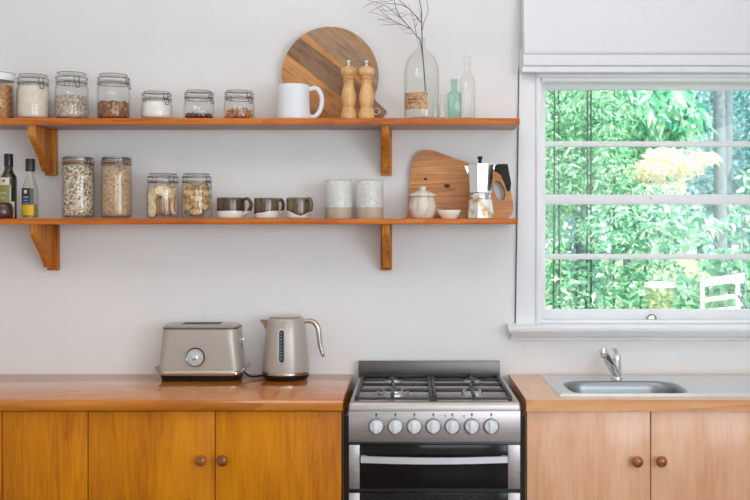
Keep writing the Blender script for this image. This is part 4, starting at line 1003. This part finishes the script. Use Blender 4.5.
# ------------------------------------------------------------------ kettle
yk = 3.888; s_ = yk / F
kt = thing('kettle', 'oat-coloured electric kettle with chrome handle and water gauge', 'kettle', (X(286, yk), yk, COUNTER + .0006))
kz = lambda py: Z(py, yk) - COUNTER - .0006 + .000
k0 = kz(374)
prof = [(0, kz(370)), (23.2 * s_, kz(370)), (23.0 * s_, kz(362)), (21.5 * s_, kz(345)), (19.8 * s_, kz(330)), (18.3 * s_, kz(320)), (17.6 * s_, kz(318)), (16.4 * s_, kz(317)), (10 * s_, kz(316.6)), (0, kz(316.4))]
MB().lathe(prof, 56).build('body', M['greige'], kt, .6)
MB().lathe([(0, kz(316.3)), (16.0 * s_, kz(316.6)), (16.2 * s_, kz(316.0)), (9 * s_, kz(315.2)), (0, kz(315.2))], 48).build('lid', M['warm_chrome'], kt, .6)
MB().lathe([(0, kz(373)), (23.2 * s_, kz(373)), (23.9 * s_, kz(372.2)), (23.9 * s_, kz(370.6)), (23.4 * s_, kz(370.05)), (0, kz(370.05))], 56).build('trim_band', M['warm_chrome'], kt, .6)
MB().lathe([(0, 0), (21.0 * s_, 0), (22.4 * s_, kz(376.6)), (23.1 * s_, kz(373.1)), (0, kz(373.1))], 56).build('power_base', M['black_plastic'], kt, .6)
spt = MB()
spt.loft([[(-17.2 * s_, -.016, kz(320)), (-17.2 * s_, .016, kz(320)), (-19.5 * s_, .002, kz(331)), (-19.5 * s_, -.002, kz(331))], [(-22 * s_, -.011, kz(319.0)), (-22 * s_, .011, kz(319.0)), (-22.4 * s_, .002, kz(325)), (-22.4 * s_, -.002, kz(325))], [(-25.8 * s_, -.006, kz(319.4)), (-25.8 * s_, .006, kz(319.4)), (-25.4 * s_, .002, kz(321)), (-25.4 * s_, -.002, kz(321))]])
spt.build('spout', M['warm_chrome'], kt, .8)
hpx = [(302, 322.5), (306, 321.2), (311, 321.0), (315.5, 323.5), (318.3, 329), (319.3, 337), (320.5, 346), (322.5, 353), (324, 357.3)]
pts = spline([(X(a, yk) - kt.location.x, 0, kz(b_)) for a, b_ in hpx], 5)
n = len(pts)
hk = MB().tube(pts, [.0085 + .003 * math.sin(PI * min(1, i / n * 1.1)) - (.003 if i > n - 4 else 0) for i in range(n)], 14, flat=1.35).build('handle', M['warm_chrome'], kt, .8)
MB().lathe([(0, 0), (.0185, 0), (.0185, .006), (.015, .010), (0, .010)], 28, M=Matrix.Translation((16.2 * s_, 0, kz(323))) @ Matrix.Rotation(PI / 2 - .12, 4, 'Y')).build('handle_boss', M['chrome'], kt, .6)
def gauge_pt(px, py, off):
    # on the tapering front of the body
    z = kz(py); r = None
    for (ra_, za_), (rb_, zb_) in zip(prof[1:], prof[2:]):
        if za_ <= z <= zb_: r = ra_ + (rb_ - ra_) * (z - za_) / (zb_ - za_)
    x = X(px, yk - r) - kt.location.x
    return Vector((x, -math.sqrt(max(0, (r + off) ** 2 - x * x)), z))
gw = MB()
for off, wpx, p0, p1, mi in ((.0012, 3.6, 326.5, 361, 0), (.0022, 2.5, 328, 359.5, 1)):
    L = []
    for k in range(17):
        t_ = .5 - .5 * math.cos(PI * k / 16); py = p0 + (p1 - p0) * t_
        e = min(t_, 1 - t_) * (p1 - p0); wq = wpx if e >= wpx else math.sqrt(max(0.02, wpx ** 2 - (wpx - e) ** 2))
        L.append([gauge_pt(281.6 - wq, py, -.004), gauge_pt(281.6 + wq, py, -.004), gauge_pt(281.6 + wq, py, off), gauge_pt(281.6 - wq, py, off)])
    gw2 = MB().loft(L)
    if mi == 0: gb_ = gw2.build('water_gauge', M['chrome'], kt, .6)
    else: gw2.build('gauge_glass', plain('gauge_dark_glass', (.035, .05, .055, 1), .12), gb_, .6)
mk_ = MB()
for k in range(9):
    p = gauge_pt(281.2, 331 + k * 3.1, .0026); mk_.box((p.x - .004, p.y - .0004, p.z - .0008), (p.x + .002, p.y + .0004, p.z + .0008))
mk_.build('gauge_mark', M['dial'], gb_, 0)
# cords on the worktop behind
cdo = MB(); cp = [(X(243, 3.9), 3.90, .928), (X(247, 3.9), 3.90, .914), (X(252, 3.9), 3.89, .9065), (X(258, 3.9), 3.91, .905), (X(270, 3.93), 3.965, .9045), (X(286, 3.96), 3.986, .9045)]
cdo.tube(spline(cp, 6), .0035, 8)
tag(cdo.build('power_cord', M['black_plastic'], None, .9), 'black power cord running from the toaster behind the kettle', 'cord')

# ------------------------------------------------------------------ garden
def leafmat(name, stops, trans=.32):
    m = Mat(name); g = m.n('ShaderNodeNewGeometry')
    col = m.ramp(g.outputs['Random Per Island'], stops)
    d = m.n('ShaderNodeBsdfDiffuse'); t_ = m.n('ShaderNodeBsdfTranslucent'); gl = m.n('ShaderNodeBsdfGlossy'); gl.inputs['Roughness'].default_value = .45
    m.l(col, d.inputs['Color']); m.l(col, t_.inputs['Color'])
    a = m.n('ShaderNodeMixShader'); a.inputs[0].default_value = trans; m.l(d.outputs[0], a.inputs[1]); m.l(t_.outputs[0], a.inputs[2])
    b_ = m.n('ShaderNodeMixShader'); b_.inputs[0].default_value = .08; m.l(a.outputs[0], b_.inputs[1]); m.l(gl.outputs[0], b_.inputs[2])
    m.l(b_.outputs[0], m.out.inputs['Surface']); return m.m
LF = {
 'bamboo': leafmat('bamboo_leaf', [(0, srgb(50, 124, 88)), (.35, srgb(124, 202, 152)), (.7, srgb(186, 234, 198)), (1, srgb(226, 248, 228))]),
 'broad': leafmat('broad_leaf', [(0, srgb(36, 136, 112)), (.3, srgb(110, 210, 176)), (.7, srgb(190, 242, 206)), (1, srgb(240, 252, 238))]),
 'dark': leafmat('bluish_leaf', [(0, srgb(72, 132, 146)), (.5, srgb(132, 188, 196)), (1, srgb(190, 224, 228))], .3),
 'pale': leafmat('sunlit_white_leaf', [(0, srgb(244, 236, 214)), (.6, srgb(252, 246, 236)), (1, srgb(250, 226, 210))], .4),  # near-white colour stands for overexposed sunlight on the leaves
 'shrub': leafmat('shrub_leaf', [(0, srgb(38, 106, 88)), (.3, srgb(116, 196, 158)), (.65, srgb(186, 236, 198)), (1, srgb(236, 250, 238))]),
}
M['bark'] = plain('grey_bark', srgb(128, 138, 146), .9, vary=.3, vs=20)
M['culm'] = plain('bamboo_culm', srgb(52, 74, 56), .6, vary=.2)
def crown(name, parent, blobs, n, ln, wd, mat, droop=.3):
    V, Fc = [], []
    tot = sum(b[6] for b in blobs)
    for (cx, cy, cz, rx, ry, rz, wt) in blobs:
        for _ in range(int(n * wt / tot)):
            while True:
                p = Vector((random.uniform(-1, 1), random.uniform(-1, 1), random.uniform(-1, 1)))
                if .05 < p.length < 1: break
            p = p * (p.length ** -.35) if p.length > 0 else p
            P = Vector((cx + p.x * rx, cy + p.y * ry, cz + p.z * rz))
            L_ = ln * random.uniform(.6, 1.3); W_ = wd * random.uniform(.7, 1.25)
            d = Vector((random.gauss(0, 1), random.gauss(0, 1), random.gauss(0, .6) - droop * 2)).normalized()
            u = d.cross(Vector((random.gauss(0, 1), random.gauss(0, 1), random.gauss(0, 1)))).normalized()
            w_ = d.cross(u)
            i = len(V)
            V += [P, P + d * L_ * .35 + u * W_ * .5, P + d * L_ * .5 - w_ * W_ * .12, P + d * L_ * .35 - u * W_ * .5, P + d * L_]
            Fc += [(i, i + 1, i + 2), (i + 1, i + 4, i + 2), (i, i + 2, i + 3), (i + 2, i + 4, i + 3)]
    me = bpy.data.meshes.new(name); me.from_pydata(V, [], Fc); me.materials.append(mat); me.update()
    o = bpy.data.objects.new(name, me); COL.objects.link(o); o.parent = parent; return o
GZ = -.35
def plant(name, label, cat, x, y, stems, blobs, n, ln, wd, mat, bark='bark', droop=.3, group=None):
    r = thing(name, label, cat, (x, y, GZ), group=group)
    for st in stems:
        q = spline([(a - x, b_ - y, c_ - GZ) for a, b_, c_ in st[0]], 5)
        MB().tube(q, [st[1] + (st[2] - st[1]) * i / (len(q) - 1) for i in range(len(q))], 8).build('trunk' if st[1] > .03 else 'stem', M[bark], r, 1)
    crown('crown', r, [(b[0] - x, b[1] - y, b[2] - GZ) + tuple(b[3:]) for b in blobs], n, ln, wd, mat, droop)
    return r
def G(px, py, y): return (X(px, y), y, Z(py, y))
gnd = MB().box((-30, WALL + .13, GZ - .2), (60, 70, GZ)).build('ground', plain('garden_ground', srgb(150, 168, 120), .95, vary=.3, vs=3), None, 0); gnd['kind'] = 'structure'
def blob(px, py, y, rxp, rzp, ry, wt=1):
    return (X(px, y), y, Z(py, y), rxp * y / F, ry, rzp * y / F, wt)
# bamboo by the left edge of the window
y = 7.4
plant('bamboo_clump', 'bamboo clump with thin dark stems beyond the left edge of the window', 'bamboo', X(572, y), y,
      [([(X(px, y + dy), y + dy, GZ), (X(px + b_, y + dy), y + dy, 1.5), (X(px + 1.4 * b_, y + dy), y + dy, 3.6)], .0075, .005) for px, dy, b_ in ((552, -.45, 2), (561, -.3, -2), (590, -.5, 1), (593, -.3, -2), (576, .4, 1), (612, -.2, 2), (584, -.45, 3))],
      [blob(556, 110, y, 36, 55, .5), blob(590, 110, y, 40, 50, .5, 1.2), blob(560, 170, y, 32, 50, .5, 1.1), blob(600, 165, y, 34, 36, .5, .7), blob(552, 240, y, 12, 70, .35, .45)], 6000, .085, .022, LF['bamboo'], 'culm', .35)
y = 8.6
plant('broad_leaf_tree', 'bright tree with long drooping leaves across the upper middle of the window', 'tree', X(640, y), y,
      [([(X(640, y), y + .4, GZ), (X(634, y), y + .3, 1.6), (X(622, y), y + .1, 2.6), (X(560, y), y, 3.4)], .05, .02), ([(X(618, y), y - .3, 2.35), (X(590, y), y - .3, 2.55), (X(612, y), y - .3, 2.9), (X(640, y), y - .3, 3.1)], .02, .012)],
      [blob(640, 110, y, 46, 34, .6, 1.2), blob(672, 118, y, 30, 34, .5, 1), blob(612, 118, y, 26, 30, .5, .6), blob(640, 160, y + .4, 40, 24, .4, .7)], 2100, .19, .055, LF['broad'], 'bark', .7)
y = 8.0
plant('sunlit_spray', 'spray of leaves painted nearly white for overexposed sunlight in the middle of the window', 'branch', X(660, y), y,
      [([(X(600, y), y + .2, GZ), (X(612, y), y + .1, 1.2), (X(640, y), y, 1.85), (X(712, y), y, 2.22)], .02, .006)],
      [blob(622, 171, y, 18, 5, .25, .45), blob(645, 170, y, 20, 9, .3, .8), blob(664, 161, y, 20, 15, .3, 1.1), blob(684, 165, y, 16, 10, .25, .6), blob(702, 157, y, 14, 5, .2, .4), blob(625, 186, y, 26, 6, .3, .3), blob(668, 186, y, 20, 7, .3, .25)], 1500, .085, .03, LF['pale'], 'bark', .3)
y = 7.0
plant('shrub', 'leafy green shrub below the near-white spray, middle of the lower sash', 'shrub', X(640, y), y,
      [([(X(632, y), y, GZ), (X(636, y), y, .6), (X(650, y), y, 1.5)], .02, .008)],
      [blob(612, 228, y, 34, 30, .5, 1), blob(650, 232, y, 34, 34, .5, 1.2), blob(680, 225, y, 24, 28, .4, .6), blob(600, 290, y, 50, 34, .5, 1.0), blob(655, 290, y, 40, 34, .5, .9), blob(630, 196, y + .2, 50, 14, .3, .5)], 3300, .068, .032, LF['shrub'], 'bark', .25)
y = 9.5
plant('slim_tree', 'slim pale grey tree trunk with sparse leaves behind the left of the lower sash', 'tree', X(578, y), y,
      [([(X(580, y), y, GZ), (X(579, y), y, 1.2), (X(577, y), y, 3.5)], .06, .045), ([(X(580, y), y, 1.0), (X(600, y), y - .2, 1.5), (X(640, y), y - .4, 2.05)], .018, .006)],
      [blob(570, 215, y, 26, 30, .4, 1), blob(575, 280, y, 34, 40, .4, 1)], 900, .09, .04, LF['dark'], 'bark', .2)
y = 12.0
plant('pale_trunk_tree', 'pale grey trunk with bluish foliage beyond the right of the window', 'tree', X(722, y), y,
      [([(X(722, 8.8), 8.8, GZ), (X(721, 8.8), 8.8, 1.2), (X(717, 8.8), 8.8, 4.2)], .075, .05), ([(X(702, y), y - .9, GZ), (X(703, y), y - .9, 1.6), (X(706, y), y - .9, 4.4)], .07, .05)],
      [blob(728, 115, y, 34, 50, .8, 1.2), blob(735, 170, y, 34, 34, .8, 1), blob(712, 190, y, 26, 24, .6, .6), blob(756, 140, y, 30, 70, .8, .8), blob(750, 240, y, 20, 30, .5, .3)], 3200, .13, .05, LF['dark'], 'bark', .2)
y = 16.0
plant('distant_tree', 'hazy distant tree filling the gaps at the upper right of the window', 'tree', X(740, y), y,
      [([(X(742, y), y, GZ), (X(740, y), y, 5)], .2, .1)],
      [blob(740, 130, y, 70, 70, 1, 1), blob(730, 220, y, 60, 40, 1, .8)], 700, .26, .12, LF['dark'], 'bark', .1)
plant('distant_tree', 'hazy distant tree seen between the bamboo and the slim grey trunk', 'tree', X(590, y), y,
      [([(X(590, y), y, GZ), (X(588, y), y, 5)], .15, .1)],
      [blob(580, 150, y, 70, 60, 1, 1), blob(600, 250, y, 60, 50, 1, .8)], 420, .26, .11, LF['broad'], 'bark', .2)
y = 6.2
plant('shrub', 'low leafy shrub with yellow-green tips at the lower right of the window', 'shrub', X(735, y), y,
      [([(X(745, y), y, GZ), (X(742, y), y, .9), (X(700, y), y, 1.62)], .008, .004), ([(X(748, y), y, .4), (X(744, y), y, 1.3), (X(735, y), y - .1, 1.68)], .006, .003)],
      [blob(732, 262, y + .6, 30, 14, .3, .6), blob(700, 300, y + .9, 30, 24, .3, .8), blob(744, 285, y + .5, 14, 26, .2, .6), blob(735, 228, y, 26, 14, .1, .10), blob(705, 232, y, 12, 20, .1, .06)], 700, .10, .055, LF['shrub'], 'bark', .3)
for k, (hx, hy, nm) in enumerate(((.2, 9.6, 'leafy green shrub well to the left of the bamboo, outside the window'), (-1.7, 10.4, 'wide green shrub beyond the left end of the garden'), (4.6, 10.2, 'wide green shrub beyond the right end of the garden'))):
    plant('shrub', nm, 'shrub', hx, hy, [([(hx, hy, GZ), (hx + .1, hy, .8), (hx, hy, 1.9)], .025, .01)],
          [(hx, hy, .6, 1.1, .6, 1.0, 1), (hx - .2, hy, 1.7, 1.0, .6, .9, 1), (hx + .2, hy, 2.7, .9, .6, .8, .8)], 2600, .13, .05, LF['shrub'], 'bark', .3)
# white slatted garden chair
y = 6.0
M['white_wood'] = plain('white_painted_slat', srgb(240, 238, 232), .5)
gc = thing('garden_chair', 'white slatted garden chair outside at the lower right of the window', 'chair', (X(724, y), y, GZ))
for k, (pl, pr, pyl, pyr, h) in enumerate(((702, 744, 283, 277, 8), (703, 741, 300, 295.5, 4), (702, 736, 311.5, 308.5, 4), (702, 738, 330, 326, 8))):
    a = Vector(G(pl, pyl, y)) - gc.location; b_ = Vector(G(pr, pyr, y + .12)) - gc.location
    hh_ = h / 2 * y / F
    MB().loft([[(p.x, p.y - .009, p.z - hh_), (p.x, p.y + .009, p.z - hh_), (p.x, p.y + .009, p.z + hh_), (p.x, p.y - .009, p.z + hh_)] for p in (a, b_)]).build('back_slat', M['white_wood'], gc, 0)
for px, dy in ((703.5, .02), (739, .13)):
    p = Vector(G(px, 277, y + dy)) - gc.location
    MB().box((p.x - .011, p.y + .012, 0), (p.x + .011, p.y + .040, p.z)).build('post', M['white_wood'], gc, 0)
p = Vector(G(702, 350, y)) - gc.location
MB().box((p.x, -.45, p.z - .02), (p.x + .27, .12, p.z)).build('seat', M['white_wood'], gc, 0)
for sx in (0, .25):
    MB().box((p.x + sx - .015, -.44, 0), (p.x + sx + .025, -.40, p.z - .02)).build('leg', M['white_wood'], gc, 0)
a = Vector(G(739, 296, y - .05)) - gc.location; b_ = Vector(G(752, 314, y - .4)) - gc.location
MB().tube([a, b_], .010, 8).build('arm_strut', plain('dark_strut', srgb(70, 90, 96), .5), gc)
# see-through drum on a post
y = 6.3
ml = Mat('frosted_drum'); lt = ml.n('ShaderNodeBsdfTransparent'); lt.inputs['Color'].default_value = srgb(252, 251, 248); ld_ = ml.n('ShaderNodeBsdfDiffuse'); ld_.inputs['Color'].default_value = srgb(236, 222, 190); lm = ml.n('ShaderNodeMixShader'); lm.inputs[0].default_value = .06
ml.l(lt.outputs[0], lm.inputs[1]); ml.l(ld_.outputs[0], lm.inputs[2]); ml.l(lm.outputs[0], ml.out.inputs['Surface'])
dlx = X(659.5, y); dz = Z(312, y)
dl_ = thing('see_through_drum', 'pale see-through drum with a white rim just outside the window', 'lantern', (dlx, y, GZ))
Rl = 14.5 * y / F
MB().lathe([(Rl, dz - GZ - .02), (Rl, Z(287, y) - GZ), (Rl - .003, Z(287, y) - GZ), (Rl - .003, dz - GZ - .02)], 32, closed=True).build('drum', ml.m, dl_, .9)
MB().lathe([(0, Z(287, y) - GZ), (Rl + .003, Z(287, y) - GZ), (Rl + .003, Z(282.5, y) - GZ), (0, Z(281.5, y) - GZ)], 32).build('rim', M['white_wood'], dl_, .6)
MB().lathe([(0, dz - GZ - .04), (Rl, dz - GZ - .04), (Rl, dz - GZ - .02), (0, dz - GZ - .02)], 32).build('floor_plate', M['white_wood'], dl_, .6)
MB().box((-.04, -.04, 0), (.04, .04, dz - GZ - .04), .004).build('post', M['bark'], dl_)

# ------------------------------------------------------------------ light
def area(name, loc, rot, sx, sy, power, col=(1, 1, 1)):
    L_ = bpy.data.lights.new(name, 'AREA'); L_.shape = 'RECTANGLE'; L_.size = sx; L_.size_y = sy; L_.energy = power; L_.color = col
    o = bpy.data.objects.new(name, L_); COL.objects.link(o); o.location = loc; o.rotation_euler = rot; return o
area('door_daylight', (XR + .06, -.4, 1.60), (PI / 2, 0, PI / 2), 3.1, 1.45, 80, (.82, .92, 1))
area('rear_window_daylight', (1.0, YB - .06, 1.90), (PI / 2, 0, 0), 2.5, 1.1, 30, (.92, .96, 1))
area('added_ceiling_fill', (-.1, 2.6, ZT - .42), (PI, 0, 0), 3.4, .7, 26, (1, .975, .95))  # added upward fill to brighten the upper wall, no fixture there
sn = bpy.data.lights.new('sun', 'SUN'); sn.energy = 5.3; sn.angle = .02; sn.color = (1, .97, .9)
so = bpy.data.objects.new('sun', sn); COL.objects.link(so)
so.rotation_euler = Vector((-.35, .60, -.80)).to_track_quat('-Z', 'Y').to_euler()
W = bpy.data.worlds.new('sky'); S.world = W; W.use_nodes = True
nt = W.node_tree; bg = nt.nodes['Background']; bg.inputs['Color'].default_value = (.86, .96, 1, 1); bg.inputs['Strength'].default_value = 1.75

# ------------------------------------------------------------------ camera and view
cam = bpy.data.cameras.new('camera'); co = bpy.data.objects.new('camera', cam); COL.objects.link(co)
co.location = (0, 0, CZ); co.rotation_euler = (PI / 2, 0, 0)
cam.sensor_width = 36; cam.lens = F / 750 * 36; cam.shift_x = -(CX - 375) / 750; cam.shift_y = -(250 - CY) / 750
cam.dof.use_dof = True; cam.dof.focus_distance = 3.8; cam.dof.aperture_fstop = 5.0
cam.clip_start = .05; cam.clip_end = 200
S.camera = co
S.view_settings.view_transform = 'Standard'; S.view_settings.look = 'None'; S.view_settings.gamma = 1; S.view_settings.use_curve_mapping = False
S.view_settings.exposure = 0.0
S.cycles.use_denoising = True
S.cycles.max_bounces = 24; S.cycles.transparent_max_bounces = 48; S.cycles.diffuse_bounces = 5; S.cycles.glossy_bounces = 6
S.cycles.sample_clamp_indirect = 6
